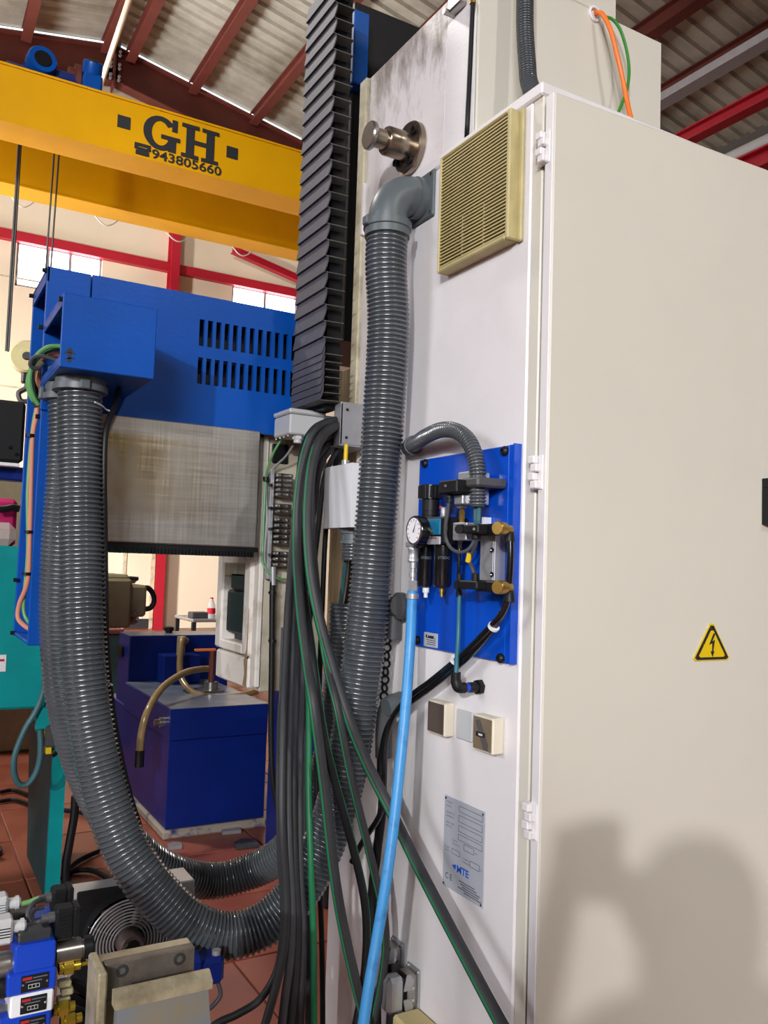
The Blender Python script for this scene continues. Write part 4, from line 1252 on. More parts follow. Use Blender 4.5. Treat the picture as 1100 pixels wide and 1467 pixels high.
q = MB(); q.tube(spline([P(x, y, 'X', d) for x, y, d in [(556, 1010, -.02), (548, 1050, -.03), (546, 1100, -.03), (548, 1150, -.03), (540, 1220, -.03), (533, 1290, -.03), (538, 1400, -.03), (540, 1480, -.03)]], 8), .012, 12)
tag(q.build('cable', 'black'), 'stout black cable running down along the cabinet far edge', 'cable')
a = P(562, 740, 'X', .0)
MB_ = MB(); MB_.box((-.006, a.y + .0, P(562, 850, 'X', 0).z), (.0, a.y + .03, P(562, 742, 'X', 0).z), .002)
tag(MB_.build('white_strip', 'white_plastic'), 'narrow white plate at cabinet far edge beside hose', 'plate')

# ------------------------------------------------------------------ pneumatic panel
def PX(x, y, d=0.0):
    return P(x, y, 'X', d)


py1 = PX(597, 790, -.01).y; py0 = PX(739, 790, -.01).y
pz1 = (PX(600, 659, -.01).z + PX(743, 636, -.01).z) / 2; pz0 = (PX(594, 924, -.01).z + PX(735, 953, -.01).z) / 2
pp = thing('pneumatic_panel', 'glossy blue mounting plate for pneumatics on the white cabinet side', 'panel', (0, (py0 + py1) / 2, pz0))
yf = PX(726, 790, -.01).y
MB().box((-.010, yf, pz0), (-.0006, py1, pz1), .0015).build('plate', 'blue_panel', pp)
q = MB(); q.prism([(-.010, yf - .001, pz0), (-.010, py0 + .014, pz0), (-.020, py0 + .004, pz0), (-.020, py0, pz0), (-.0006, py0, pz0), (-.0006, yf - .001, pz0)], (0, 0, pz1 - pz0)); q.build('folded_edge', 'blue_panel', pp)
for (x, y) in ((609, 664), (723, 646), (598, 917), (717, 943)):
    c = PX(x, y, -.012)
    MB().lathe(c, (-1, 0, 0), [(-.004, .011), (.003, .011), (.008, .007), (.0081, .004), (.003, .004)], 14).build('screw', 'black', pp)
a = PX(607, 905, -.0125); b = PX(626, 929, -.0125)
lbp = MB().box((-.0125, b.y, b.z), (-.0102, a.y, a.z), .0008).build('label_plate', 'plate_alu', pp, 'small aluminium label plate')
q = MB(); q.box((-.0131, a.y - .016, a.z - .013), (-.0124, a.y - .010, a.z - .005)); q.box((-.0131, a.y - .045, a.z - .012), (-.0124, a.y - .020, a.z - .007))
for k in range(4):
    q.box((-.0129, b.y + .008, b.z + .006 + k * .005), (-.0124, a.y - .012 - .004 * (k % 2), b.z + .0075 + k * .005))
o = q.build('small_print', 'print_dark', lbp); o['kind'] = 'stuff'


def vcyl(name, x, y0, y1, rpx, d, m_, par, seg=20, prof=None, label=None):
    """upright cylinder between photo rows y0 (top) and y1 in plane X = d; radius given in photo pixels"""
    a = PX(x, y0, d); b = PX(x, y1, d)
    k = (a - EYE).dot(fw) / FPX
    r = rpx * k
    q = MB(); L = a.z - b.z
    q.lathe((d, a.y, a.z), (0, 0, -1), [(t * L, r * s_) for t, s_ in (prof or ((0, .92), (.04, 1), (.96, 1), (1, .92)))], seg)
    return q.build(name, m_, par, label)


fr_ = thing('filter_regulator', 'black filter regulator with ribbed knob and two bowls on blue panel', 'regulator', PX(622, 842, -.06))
kn = vcyl('adjusting_knob', 617, 695, 716, 16, -.06, 'black_gloss', fr_, 28, label='ribbed black knob')
kc = PX(617, 695, -.06); kb = PX(617, 716, -.06)
for k in range(18):
    a = 2 * PI * k / 18
    r = .0272
    MB().cyl((-.06 + r * math.cos(a), kc.y + r * math.sin(a), kb.z + .003), (-.06 + r * math.cos(a), kc.y + r * math.sin(a), kc.z - .003), .0028, seg=6).build('rib', 'black', kn)
vcyl('bonnet', 617, 715, 746, 12.5, -.06, 'black', fr_, 24, ((0, 1), (.55, 1), (.56, .94), (.66, .94), (.67, 1.02), (.75, 1.02), (.76, .9), (1, 1.05)))
c0 = PX(606, 743, -.06); c1 = PX(650, 780, -.06)
MB().box((-.085, c1.y, c1.z), (-.02, c0.y + .015, c0.z), .004).build('body', 'black', fr_)
a = PX(612, 744, -.087); b = PX(630, 766, -.087)
MB().box((-.0875, b.y, b.z), (-.084, a.y, a.z), .001).build('blue_label', 'teal_label', fr_, 'teal blue front label')
a = PX(612, 769, -.087); b = PX(630, 780, -.087)
lo_ = MB().box((-.0875, b.y, b.z), (-.084, a.y, a.z), .001).build('spec_label', 'plate_alu', fr_)
MB().box((-.0881, b.y + .012, a.z - .0045), (-.0874, a.y - .006, a.z - .002)).build('red_print', 'print_red', lo_)
for x, y1, rp, lb in ((610, 842, 12.0, 'left bowl'), (635, 843, 14.2, 'right bowl')):
    bo = vcyl('bowl', x, 780, y1, rp, -.06, 'black_gloss', fr_, 14, ((0, 1), (.06, 1), (.07, .94), (.9, .94), (.97, .8), (1, .5)), lb)
    a = PX(x, 801, -.06); kk = (a - EYE).dot(fw) / FPX
    t_ = MB(); text(t_, 'STEDC', (0, 0, 0), (0, -1, 0), (0, 0, 1), .006, 0, .01)
    wd = max(abs(v_.y) for v_ in t_.v)
    for v_ in t_.v:
        s_ = (-v_.y / wd - .5) * 1.5
        rr_2 = rp * kk * .945 + .0005
        ang = math.atan2(-fw.y, -fw.x) - s_ * -.9
        v_.z += a.z
        v_.x = -.06 + rr_2 * math.cos(ang); v_.y = a.y + rr_2 * math.sin(ang)
    t_.build('lettering', 'print_grey', bo, smooth=False)
vcyl('drain', 610, 842, 856, 5, -.06, 'white_plastic', fr_, 12, ((0, 1), (.5, 1), (.51, .6), (1, .6)))
vcyl('drain', 633, 843, 855, 4, -.06, 'brass', fr_, 12, ((0, 1), (.4, 1), (.41, .7), (1, .7)))
vcyl('valve_stem', 636, 727, 745, 5, -.05, 'galv', fr_, 12)
vcyl('red_button', 632, 725, 729, 3, -.055, 'print_red', fr_, 12)
a = PX(637, 755, -.088)
MB().box((-.0885, a.y - .006, a.z - .008), (-.084, a.y + .004, a.z + .008), .001).build('yellow_tag', 'sign_yellow', fr_)
# gauge
c = PX(594, 760, -.13)
pg = thing('pressure_gauge', 'round black pressure gauge with white dial at panel edge', 'gauge', c)
gcase = MB(); gcase.lathe(c, (1, 0, 0), [(-.002, .0325), (0, .034), (.020, .034), (.024, .030)], 36); gcase.build('case', 'black_gloss', pg)
MB().lathe(c + V((-.003, 0, 0)), (1, 0, 0), [(0, .029), (.003, .029)], 36).build('dial', 'white_plastic', pg)
MB().ring(c + V((-.002, 0, 0)), (1, 0, 0), .0305, .0025, 36, 8).build('bezel', 'chrome', pg)
q = MB()
for k in range(11):
    a = math.radians(-45 + 27 * k); d = V((0, -math.cos(a), math.sin(a)))
    q.prism([c + V((-.0036, 0, 0)) + d * .021 + V((0, -d.z, d.y)) * .0008, c + V((-.0036, 0, 0)) + d * .026 + V((0, -d.z, d.y)) * .0008, c + V((-.0036, 0, 0)) + d * .026 - V((0, -d.z, d.y)) * .0008, c + V((-.0036, 0, 0)) + d * .021 - V((0, -d.z, d.y)) * .0008], (-.0003, 0, 0))
o = q.build('scale_marks', 'print_grey', pg); o['kind'] = 'stuff'
MB().prism([c + V((-.0042, .002, -.004)), c + V((-.0042, -.002, -.004)), c + V((-.0042, -.010, .018))], (-.0004, 0, 0)).build('needle', 'print_dark', pg)
MB().cyl(c + V((.022, 0, 0)), c + V((.055, 0, 0)), .008).build('stem', 'brass', pg)
# quick coupling and blue hose
qc = thing('quick_coupling', 'chrome quick coupling hanging under the pressure gauge', 'coupling', PX(592, 850, -.10))
vcyl('sleeve', 592, 783, 806, 7.5, -.10, 'alu', qc, 20, ((0, .9), (.1, 1.05), (.25, 1.05), (.3, .95), (.7, .95), (.75, 1.05), (.92, 1.05), (1, .8)))
vcyl('plug', 592, 806, 832, 5.2, -.10, 'alu', qc, 16, ((0, 1), (.3, 1), (.32, .75), (.5, .75), (.52, 1.1), (.8, 1.1), (.82, .8), (1, .8)))
a = PX(592, 832, -.10); b = PX(591, 846, -.10); MB().hexa((-.1, a.y, b.z), (-.1, a.y, a.z), .0115).build('hex_nut', 'alu', qc)
a = PX(600, 782, -.08); MB().box((-.10, a.y - .01, a.z - .004), (-.05, a.y + .03, a.z + .010), .003).build('manifold', 'galv', qc)
bh = thing('air_hose', 'bright blue air hose dropping from the chrome coupling to the floor', 'hose', PX(525, 1467, -.14))
pts = [(591, 846, -.10), (590, 870, -.10), (587, 930, -.105), (582, 1000, -.125), (574, 1085, -.15), (564, 1180, -.175), (552, 1270, -.20), (540, 1345, -.22), (529, 1410, -.24), (520, 1470, -.255), (512, 1530, -.27), (500, 1640, -.28), (480, 1740, -.29)]
MB().tube(spline([PX(*p) for p in pts], 10), .0123, 16).build('tube', 'blue_hose', bh)
c = PX(591, 854, -.10); q = MB(); q.cyl(c + V((0, 0, -.006)), c + V((0, 0, .006)), .0145, seg=20); q.box(c + V((-.006, .010, -.006)), c + V((.006, .022, .006)), .002); q.build('hose_clamp', 'galv', bh)
# solenoid valve
sv = thing('solenoid_valve', 'aluminium solenoid valve with black plug above the brass fitting', 'valve', PX(662, 722, -.05))
a = PX(656, 677, -.075); b = PX(668, 722, -.075)
MB().box((-.075, b.y - .012, b.z), (-.022, a.y, a.z), .002).build('coil_block', 'alu', sv)
a = PX(636, 690, -.10); b = PX(662, 706, -.10)
pl_ = MB().box((-.115, b.y, b.z), (-.072, a.y, a.z), .003).build('plug', 'black', sv)
vcyl('plug_gland', 644, 705, 720, 6.5, -.095, 'black', sv, 14, ((0, 1), (.6, 1), (.62, .7), (1, .7)))
MB().cyl(PX(638, 696, -.119), PX(638, 696, -.114), .003, seg=8).build('screw', 'chrome', pl_)
a = PX(652, 709, -.085); b = PX(664, 722, -.085); MB().box((-.088, b.y, b.z), (-.05, a.y, a.z), .002).build('foot', 'alu', sv)
q = MB(); a = PX(662, 722, -.06); b = PX(662, 728, -.06); q.hexa((-.06, a.y, b.z), (-.06, a.y, a.z), .013); q.build('hex_nut', 'galv', sv)
bz_ = vcyl('brass_fitting', 662, 728, 750, 5.0, -.06, 'brass', sv, 6, ((0, .75), (.2, .75), (.21, 1), (.72, 1), (.73, .7), (1, .9)), 'brass hex fitting')
q = MB(); q.tube(spline([PX(x, y, d) for x, y, d in [(643, 720, -.095), (641, 735, -.095), (638, 755, -.095), (639, 772, -.09), (646, 785, -.085), (657, 791, -.08), (668, 789, -.075), (676, 781, -.07), (680, 770, -.065)]], 8), .0042, 10); q.build('lead', 'rubber_grey', sv)
# pressure switch block
ps = thing('pressure_switch', 'aluminium valve block with black coil plug in panel middle', 'valve', PX(660, 774, -.06))
a = PX(650, 749, -.075); b = PX(669, 774, -.075)
MB().box((-.078, b.y, b.z), (-.035, a.y, a.z), .002).build('block', 'alu', ps)
a = PX(658, 752, -.10); b = PX(687, 764, -.10)
cp = MB().box((-.105, b.y, b.z), (-.078, a.y - .02, a.z), .003).build('coil', 'black', ps)
MB().cyl(PX(657, 758, -.108), PX(663, 758, -.09), .010, seg=12).build('coil_nut', 'black', ps)
MB().cyl(PX(679, 758, -.1065), PX(679, 758, -.104), .003, seg=8).build('screw', 'chrome', cp)
vcyl('outlet', 659, 774, 786, 4.5, -.06, 'chrome', ps, 6, ((0, 1), (.35, 1), (.36, .7), (1, .7)))
vcyl('gland', 682, 763, 772, 6, -.085, 'black', ps, 12)
q = MB(); q.tube(spline([PX(x, y, d) for x, y, d in [(682, 770, -.085), (681, 780, -.08), (676, 794, -.075), (672, 803, -.075), (676, 812, -.075), (680, 822, -.08)]], 8), .0045, 10); q.build('lead', 'rubber_grey', ps)
q = MB(); c = PX(672, 797, -.078); q.cyl(c + V((0, .004, -.012)), c + V((0, -.002, .006)), .006, seg=8); q.build('yellow_sleeve', 'sign_yellow', ps)
# tube branch with second coil
tb_ = thing('tube_coupling', 'black tube with coil and teal tube running down to the elbow', 'tube', PX(657, 970, -.05))
vcyl('upper_tube', 658, 785, 824, 2.6, -.06, 'black_gloss', tb_, 12)
vcyl('joint', 658, 822, 855, 4.2, -.06, 'black', tb_, 14, ((0, 1), (.25, 1), (.26, .8), (.72, .8), (.73, 1.05), (1, 1.05)))
a = PX(662, 831, -.09); b = PX(688, 845, -.09)
MB().box((-.10, b.y, b.z), (-.07, a.y, a.z), .003).build('coil', 'black', tb_)
MB().cyl(PX(653, 838, -.10), PX(662, 838, -.085), .010, seg=12).build('coil_nut', 'black', tb_)
vcyl('gland', 681, 822, 832, 6, -.085, 'black', tb_, 12)
q = MB(); q.tube(spline([PX(x, y, d) for x, y, d in [(658, 853, -.06), (657, 890, -.06), (656, 920, -.062), (654, 948, -.064), (653, 968, -.066)]], 8), .0052, 12); q.build('teal_tube', 'teal_tube', tb_, 'teal plastic tube')
c = PX(653, 967, -.066); q = MB(); q.cyl(c + V((0, 0, .006)), c + V((0, 0, -.02)), .011, seg=16); e_ = PX(662, 978, -.05)
q.tube(spline([c + V((0, 0, -.012)), c + V((.004, -.004, -.026)), V((-.045, c.y - .004, c.z - .028))], 8), .012, 14)
q.build('elbow', 'black', tb_)
MB().cyl((-.046, c.y - .004, c.z - .028), (-.034, c.y - .004, c.z - .028), .0105, seg=16).build('blue_ring', 'blue_valve', tb_, 'blue release ring')
q = MB(); q.cyl((-.034, c.y - .004, c.z - .028), (-.010, c.y - .004, c.z - .028), .0115, seg=16); q.hexa((-.012, c.y - .004, c.z - .028), (-.0005, c.y - .004, c.z - .028), .017); q.build('bulkhead', 'black', tb_)
# rail bracket and two brass throttles
rb = thing('flow_manifold', 'silver slotted rail with two brass throttle valves on blue panel', 'manifold', PX(705, 830, -.03))
a = PX(694, 746, -.03); b = PX(713, 838, -.03)
MB().box((-.040, b.y, b.z), (-.0105, b.y + .006, a.z - .01), .001).build('rail_side', 'galv', rb)
MB().box((-.040, b.y + .006, b.z), (-.034, a.y, a.z - .01), .001).build('rail_face', 'galv', rb)
MB().box((-.0355, a.y, b.z - .004), (-.0105, a.y + .004, a.z + .008), .001).build('rail_side', 'white_plastic', rb)
for y in (788, 823):
    c = PX(705, y, -.041); MB().lathe(c, (-1, 0, 0), [(0, .006), (.002, .006), (.0021, .0035), (.0005, .0035)], 12).build('screw', 'chrome', rb)
for y, lb in ((756, 'upper brass throttle'), (841, 'lower brass throttle')):
    c = PX(712, y + .5, -.105)
    q = MB(); q.lathe(c, (1, .35, 0), [(0, .0125), (.002, .014), (.022, .014), (.023, .011), (.03, .0115), (.031, .008), (.05, .008)], 20); th_ = q.build('throttle', 'brass', rb, lb)
    e0 = PX(719, y, -.058)
    q = MB(); q.box((-.075, e0.y, c.z - .012), (-.04, PX(688, y, -.058).y, c.z + .012), .004); q.build('throttle_body', 'black', rb)
    q = MB(); cc = V((-.058, e0.y + .006, e0.z)); q.tube(spline([cc, cc + V((0, -.014, -.002)), cc + V((0, -.028, -.010)), cc + V((0, -.033, -.030))], 8), .0105, 14); q.build('elbow', 'black', rb)
# two black tubes leaving the throttles
for k, pts in enumerate(([(731, 772, -.058), (731, 800, -.058), (729, 835, -.058), (725, 865, -.058), (712, 892, -.055), (690, 920, -.05), (655, 955, -.05), (610, 990, -.055), (575, 1016, -.06), (556, 1040, -.065), (547, 1075, -.07), (543, 1120, -.07)],
                         [(727, 850, -.058), (724, 868, -.058), (714, 886, -.06), (696, 905, -.058), (665, 936, -.055), (618, 975, -.06), (585, 1000, -.07), (562, 1030, -.075), (552, 1070, -.08), (550, 1120, -.08), (545, 1165, -.08), (520, 1205, -.09), (504, 1235, -.10)])):
    q = MB(); q.tube(spline([PX(*p) for p in pts], 9), .0072, 12)
    o = tag(q.build('air_tube', 'black_gloss'), ('black air tube from the upper brass throttle bending down left', 'black air tube from the lower brass throttle bending down left')[k], 'tube')
    if k:
        for (x, y) in ((707, 898), (652, 946)):
            c = PX(x, y, -.056); q = MB(); q.cyl(c + V((0, -.0022, .0022)), c + V((0, .0022, -.0022)), .0125, seg=14); q.build('cable_tie', 'white_plastic', o)
# grey corrugated conduit arching over the panel
ca = thing('corrugated_conduit', 'grey corrugated conduit arching over the top of the blue panel', 'conduit', PX(684, 725, -.06))
path = spline([PX(x, y, d) for x, y, d in [(586, 640, -.02), (598, 633, -.045), (612, 624, -.06), (632, 616, -.065), (652, 617, -.065), (669, 629, -.065), (679, 649, -.065), (684, 675, -.065), (684, 700, -.065), (684, 727, -.065)]], 14)
q = MB(); corrugated(q, path, .0188, .0074, .0042, 22); q.build('tube', 'hose_grey', ca)
c = PX(593, 637, -.04); dd = (PX(604, 629, -.055) - PX(586, 641, -.02)).normalized()
q = MB(); q.lathe(PX(586, 642, -.012), dd, [(-.01, .017), (0, .022), (.03, .022), (.031, .025), (.044, .025), (.045, .021)], 22); q.build('end_fitting', 'pvc_dark', ca)
c = PX(685, 692, -.065)
q = MB(); q.box((-.09, c.y - .032, c.z - .010), (-.011, c.y + .032, c.z + .010), .004); q.build('clamp', 'pvc_dark', ca)
for dx in (-.006, .006):
    q = MB(); a = PX(684, 724, -.065); q.tube(spline([a + V((0, dx, .01)), a + V((0, dx * .8, -.03)), PX(684, 752, -.07) + V((0, dx * .5, 0))], 6), .0052, 8); q.build('lead', 'teal_worn', ca)

# ------------------------------------------------------------------ small boxes, plates and signs
def wallbox(name, label, cat, x0, x1, y0, y1, depth, m_frame, m_face=None):
    """box on the side panel whose front face covers photo columns x0..x1"""
    ya = P(x0, (y0 + y1) / 2, 'X', -depth).y; yb = P(x1, (y0 + y1) / 2, 'X', -depth).y
    zt = P(x1, y0, 'X', -depth).z; zb = P(x1, y1, 'X', -depth).z
    r = thing(name, label, cat, (0, (ya + yb) / 2, zb))
    MB().box((-depth, yb, zb), (-.0005, ya, zt), .003).build('housing', m_frame, r)
    if m_face:
        MB().box((-depth - .0016, yb + .004, zb + .004), (-depth + .001, ya - .003, zt - .004), .001).build('window_cover', m_face, r)
    return r, ya, yb, zb, zt


wallbox('cover_box', 'cream box with plain dark brown front below the elbow fitting', 'box', 612, 637, 1008, 1057, .028, 'cream_plastic', 'smoke_brown')
wallbox('blank_plate', 'thin off-white blank plate between the two cream boxes', 'plate', 652.5, 676, 1021, 1065, .006, 'grey_plastic')
r_, ya, yb, zb_, zt_ = wallbox('breaker_box', 'cream box with transparent brown lid showing a switch inside', 'box', 677, 706, 1030, 1083, .030, 'cream_plastic', 'smoke_tan')
yc = (ya + yb) / 2; zc = (zb_ + zt_) / 2
q = MB(); q.prism([(-.0322, yc + .022, zc + .026), (-.0322, yc + .010, zc + .030), (-.0322, yc - .022, zc - .020), (-.0322, yc - .020, zc - .032), (-.0322, yc - .008, zc - .030)], (-.002, 0, 0)); q.build('switch_lever', 'smoke_brown', r_)
MB().box((-.0352, yc - .012, zc - .006), (-.0335, yc + .018, zc + .004)).build('label_strip', 'print_dark', r_)
MB().box((-.0356, yc - .006, zc - .003), (-.0351, yc + .008, zc + .001)).build('label_print', 'print_white', r_)

# nameplate
a = PX(637, 1137.5, -.003); b = PX(694.7, 1164.7, -.003); c = PX(633, 1266, -.003); d = PX(690.7, 1303.3, -.003)
ny1 = (a.y + c.y) / 2; ny0 = (b.y + d.y) / 2; nz1 = (a.z + b.z) / 2; nz0 = (c.z + d.z) / 2
npl = thing('nameplate', 'aluminium machine nameplate with blue logo low on the cabinet side', 'sign', (0, (ny0 + ny1) / 2, nz0))
MB().box((-.0025, ny0, nz0), (-.0004, ny1, nz1), .0008).build('plate', 'plate_alu', npl)
NW = ny1 - ny0; NH = nz1 - nz0


def nq(u, v):
    return V((-.0026, ny1 - u * NW, nz0 + v * NH))


def ntext(s, u, v, h, m_, nm='lettering', bold=0.0, sx=1.0):
    t_ = MB(); text(t_, s, nq(u, v), (0, -1, 0), (0, 0, 1), h, .0003, bold, sx)
    return t_.build(nm, m_, npl, smooth=False)


for (s, u, v) in (('MODELO', .06, .93), ('MODEL', .06, .885), ('NUMERO Nº', .06, .815), ('NUMBER Nº', .06, .775), ('AÑO / YEAR', .06, .705), ('PESO KG', .06, .665), ('Potencia', .22, .54), ('Total power', .22, .505), ('Voltage', .04, .435), ('Tension', .04, .40), ('Frequency', .50, .40), ('Frecuencia', .50, .365)):
    ntext(s, u, v, .0042, 'print_grey')
for (u0, v0, u1, v1) in ((.38, .885, .95, .945), (.38, .775, .95, .845), (.38, .67, .95, .735), (.38, .58, .95, .64), (.52, .50, .76, .56), (.22, .40, .42, .45), (.68, .36, .90, .42)):
    q = MB(); t = .0006
    for (ua, va, ub, vb) in ((u0, v0, u1, v0), (u0, v1, u1, v1)):
        p0 = nq(ua, va); p1 = nq(ub, vb); q.box((-.0029, p1.y, p0.z - t), (-.0024, p0.y, p0.z + t))
    for u_ in (u0, u1):
        p0 = nq(u_, v0); p1 = nq(u_, v1); q.box((-.0029, p0.y - t, p0.z), (-.0024, p0.y + t, p1.z))
    o = q.build('field_outline', 'print_grey', npl); o['kind'] = 'stuff'
ntext('kW', .79, .515, .004, 'print_grey'); ntext('V', .44, .405, .004, 'print_grey'); ntext('Hz', .92, .375, .004, 'print_grey')
ntext('MTE', .36, .228, .0155, 'print_blue', 'logo_letters', .03, 1.1)
q = MB(); q.prism([nq(.24, .275), nq(.34, .30), nq(.34, .265), nq(.32, .25), nq(.32, .235)], (-.0004, 0, 0)); q.build('logo_mark', 'print_blue', npl)
ntext('C E', .07, .10, .013, 'print_dark', 'ce_mark', .004)
for k, (u0, u1) in enumerate(((.42, .80), (.46, .85), (.50, .93), (.40, .90), (.55, .96))):
    p0 = nq(u0, .15 - k * .025); p1 = nq(u1, .15 - k * .025)
    o = MB().box((-.0029, p1.y, p0.z - .0012), (-.0024, p0.y, p0.z + .0012)).build('address_line', 'print_grey', npl)
for u_, v_ in ((.04, .97), (.96, .97), (.04, .03), (.96, .03)):
    MB().lathe(nq(u_, v_), (-1, 0, 0), [(0, .003), (.0012, .0025)], 10).build('rivet', 'chrome', npl)

# warning triangle on the door
ta = DP(1016, 894, .0008); tl_ = DP(994, 945, .0008); tr_ = DP(1042.5, 945.5, .0008)
wc = (ta + tl_ + tr_) / 3
ws = thing('warning_sign', 'yellow triangular high voltage warning sign on the beige door', 'sign', (wc.x, wc.y, tl_.z))
tw = (tr_ - tl_).length; thh = ta.z - (tl_.z + tr_.z) / 2
base = (tl_ + tr_) / 2; base.z = (tl_.z + tr_.z) / 2


def tri(s, off, cut=.0):
    cy_ = thh * .333
    f_ = lambda u, v: base + dR * (u * s) + V((0, 0, cy_ + (v - cy_) * s)) + nD * off
    return [f_(-tw / 2 + .006, 0), f_(tw / 2 - .006, 0), f_(tw / 2 + .0, .005), f_(.005, thh - .002), f_(-.005, thh - .002), f_(-tw / 2, .005)]


MB().prism(tri(1.06, -.0005), nD * .0022).build('plate', 'sign_yellow', ws)
MB().prism(tri(.98, .0018), nD * .0004).build('black_border', 'print_dark', ws)
MB().prism(tri(.76, .0023), nD * .0004).build('yellow_field', 'sign_yellow', ws)
q = MB()
bt_ = [(.004, .066), (-.012, .036), (.000, .040), (-.001, .018), (-.007, .020), (.001, .004), (.009, .019), (.004, .019), (.010, .050), (.000, .045), (.012, .066)]
k_ = thh / .095
q.prism([base + dR * (x * k_) + V((0, 0, (z + .004) * k_)) + nD * .0028 for x, z in bt_], nD * .0004); q.build('bolt_symbol', 'print_dark', ws)
for p in (V((-.5 * tw + .007, 0, .005)), V((.5 * tw - .007, 0, .005)), V((0, 0, thh - .007))):
    MB().lathe(base + dR * p.x + V((0, 0, p.z)) + nD * .002, nD, [(0, .003), (.0015, .0022)], 10).build('rivet', 'chrome', ws)
# rotary main switch at the right edge
a = DP(1086.5, 683, .02); b = DP(1087, 750, .02)
rs = thing('rotary_switch', 'black rotary main switch with grey title plate at the right edge', 'switch', (a.x + .04, a.y, b.z))
XD = lambda o, u, w, z: o + dR * u + nD * w + V((0, 0, z))
def dbox(p0, u0, u1, w0, w1, z0, z1):
    q = MB(); q.prism([XD(V((p0.x, p0.y, 0)), u, w, z0) for u, w in ((u0, w0), (u1, w0), (u1, w1), (u0, w1))], (0, 0, z1 - z0)); return q
g0 = DP(1086.5, 683, 0)
dbox(g0, .012, .10, .0005, .022, b.z, DP(1087, 697, .02).z).build('base', 'black', rs)
dbox(g0, .012, .10, .0005, .018, DP(1087, 697, .02).z + .001, a.z).build('title_plate', 'black', rs)
dbox(g0, .02, .098, .018, .019, DP(1087, 694, .02).z, DP(1087, 685, .02).z).build('title_strip', 'plate_alu', rs)
t_ = MB(); text(t_, 'INTERRUPTOR', XD(V((g0.x, g0.y, 0)), .023, .0194, DP(1087, 688, .02).z), dR, (0, 0, 1), .005, 0); t_.build('lettering', 'print_dark', rs, smooth=False)
kc = XD(V((g0.x, g0.y, 0)), .056, .022, (b.z + DP(1087, 697, .02).z) / 2)
MB().lathe(kc, nD, [(0, .034), (.006, .034), (.008, .028), (.02, .026)], 28).build('dial', 'rubber', rs)
q = MB(); q.box(kc + V((-.007, -.045, -.028)), kc + V((.007, -.018, .028)), .004); q.build('knob', 'black', rs)

# ------------------------------------------------------------------ heavy duty connectors at the foot of the cabinet side
for k, (x, y0, y1, lb) in enumerate(((594, 1383, 1448, 'near grey metal plug connector with locking lever at cabinet foot'), (571, 1345, 1410, 'far grey metal plug connector half hidden behind the blue hose'))):
    c = PX(x, (y0 + y1) / 2, 0)
    h = PX(x, y0, 0).z - PX(x, y1, 0).z
    hc = thing('plug_connector', lb, 'connector', c - V((0, 0, h / 2)), 'plug connectors')
    MB().box((-.006, c.y - .026, c.z - h / 2), (-.0005, c.y + .030, c.z + h / 2), .002).build('wall_flange', 'galv', hc)
    MB().box((-.034, c.y - .019, c.z - h / 2 + .008), (-.006, c.y + .022, c.z + h / 2 - .008), .003).build('socket_base', 'steel', hc)
    MB().box((-.036, c.y - .020, c.z - h / 2 + .008), (-.033, c.y + .023, c.z + h / 2 - .008), .001).build('seal', 'black', hc)
    MB().box((-.085, c.y - .019, c.z - h / 2 + .010), (-.0365, c.y + .022, c.z + h / 2 - .010), .010).build('hood', 'alu', hc)
    for sz_ in (-1, 1):
        q = MB(); z = c.z + sz_ * h * .27
        q.prism([(-.044, c.y - .022, z - sz_ * .018), (-.024, c.y - .022, z - sz_ * .018), (-.016, c.y - .022, z + sz_ * .002), (-.028, c.y - .022, z + sz_ * .018), (-.036, c.y - .022, z + sz_ * .018)], (0, .003, 0)); q.build('locking_lever', 'galv', hc)
        MB().cyl((-.020, c.y - .025, z - sz_ * .014), (-.020, c.y - .018, z - sz_ * .014), .004, seg=10).build('pivot', 'chrome', hc)
        for sy in (-1, 1):
            MB().cyl((-.009, c.y + .002 + sy * .022, c.z + sz_ * (h / 2 - .006)), (-.005, c.y + .002 + sy * .022, c.z + sz_ * (h / 2 - .006)), .003, seg=8).build('screw', 'chrome', hc)
    q = MB(); q.tube(spline([V((-.062, c.y, c.z - h / 2 + .012)), V((-.064, c.y, c.z - h / 2 - .03)), V((-.068, c.y, c.z - h / 2 - .12)), V((-.07, c.y, c.z - h / 2 - .4))], 8), .013, 14); q.build('cable', 'rubber_grey', hc)
c = PX(606, 1462, -.02)
tag(MB().box((-.075, c.y - .05, c.z - .12), (-.001, c.y + .05, c.z + .004), .006).build('terminal_block', 'bench_cream'), 'cream yellow block under the near plug connector', 'block')

# ------------------------------------------------------------------ coolant tank
YT = 3.46
tx0 = .262; tx1 = P(380, 1120, 'Y', YT).x
lz = P(243, 1016, 'Y', YT - .03).z; lzb = P(243, 1062, 'Y', YT - .03).z
lx0 = P(244, 1040, 'Y', YT - .03).x; lx1 = P(384, 1030, 'Y', YT - .03).x
tk = thing('coolant_tank', 'dark blue coolant tank with grey top on a scuffed plinth', 'tank', ((tx0 + tx1) / 2, 4.1, 0))
MB().box((tx0 - .02, YT - .02, 0), (tx1 + .01, 5.15, P(233, 1190, 'Y', YT).z), .01).build('plinth', 'plinth', tk)
MB().box((tx0, YT, P(233, 1190, 'Y', YT).z + .001), (tx1, 5.1, lzb + .02), .006).build('body', 'blue_tank', tk)
MB().box((lx0, YT - .03, lzb), (lx1, 4.56, lz - .004), .005).build('lid', 'blue_tank', tk)
MB().box((lx0 + .004, YT - .026, lz - .003), (lx1 - .004, 4.55, lz)).build('lid_top', 'tank_lid', tk)
rx0 = P(183, 974, 'Z', lz).x; RY = 4.56
rzt = (P(186, 911, 'Y', RY).z + P(307, 909, 'Y', RY).z) / 2; rx1 = P(309, 930, 'Y', RY).x
RYb = P(173, 905, 'Z', rzt).y
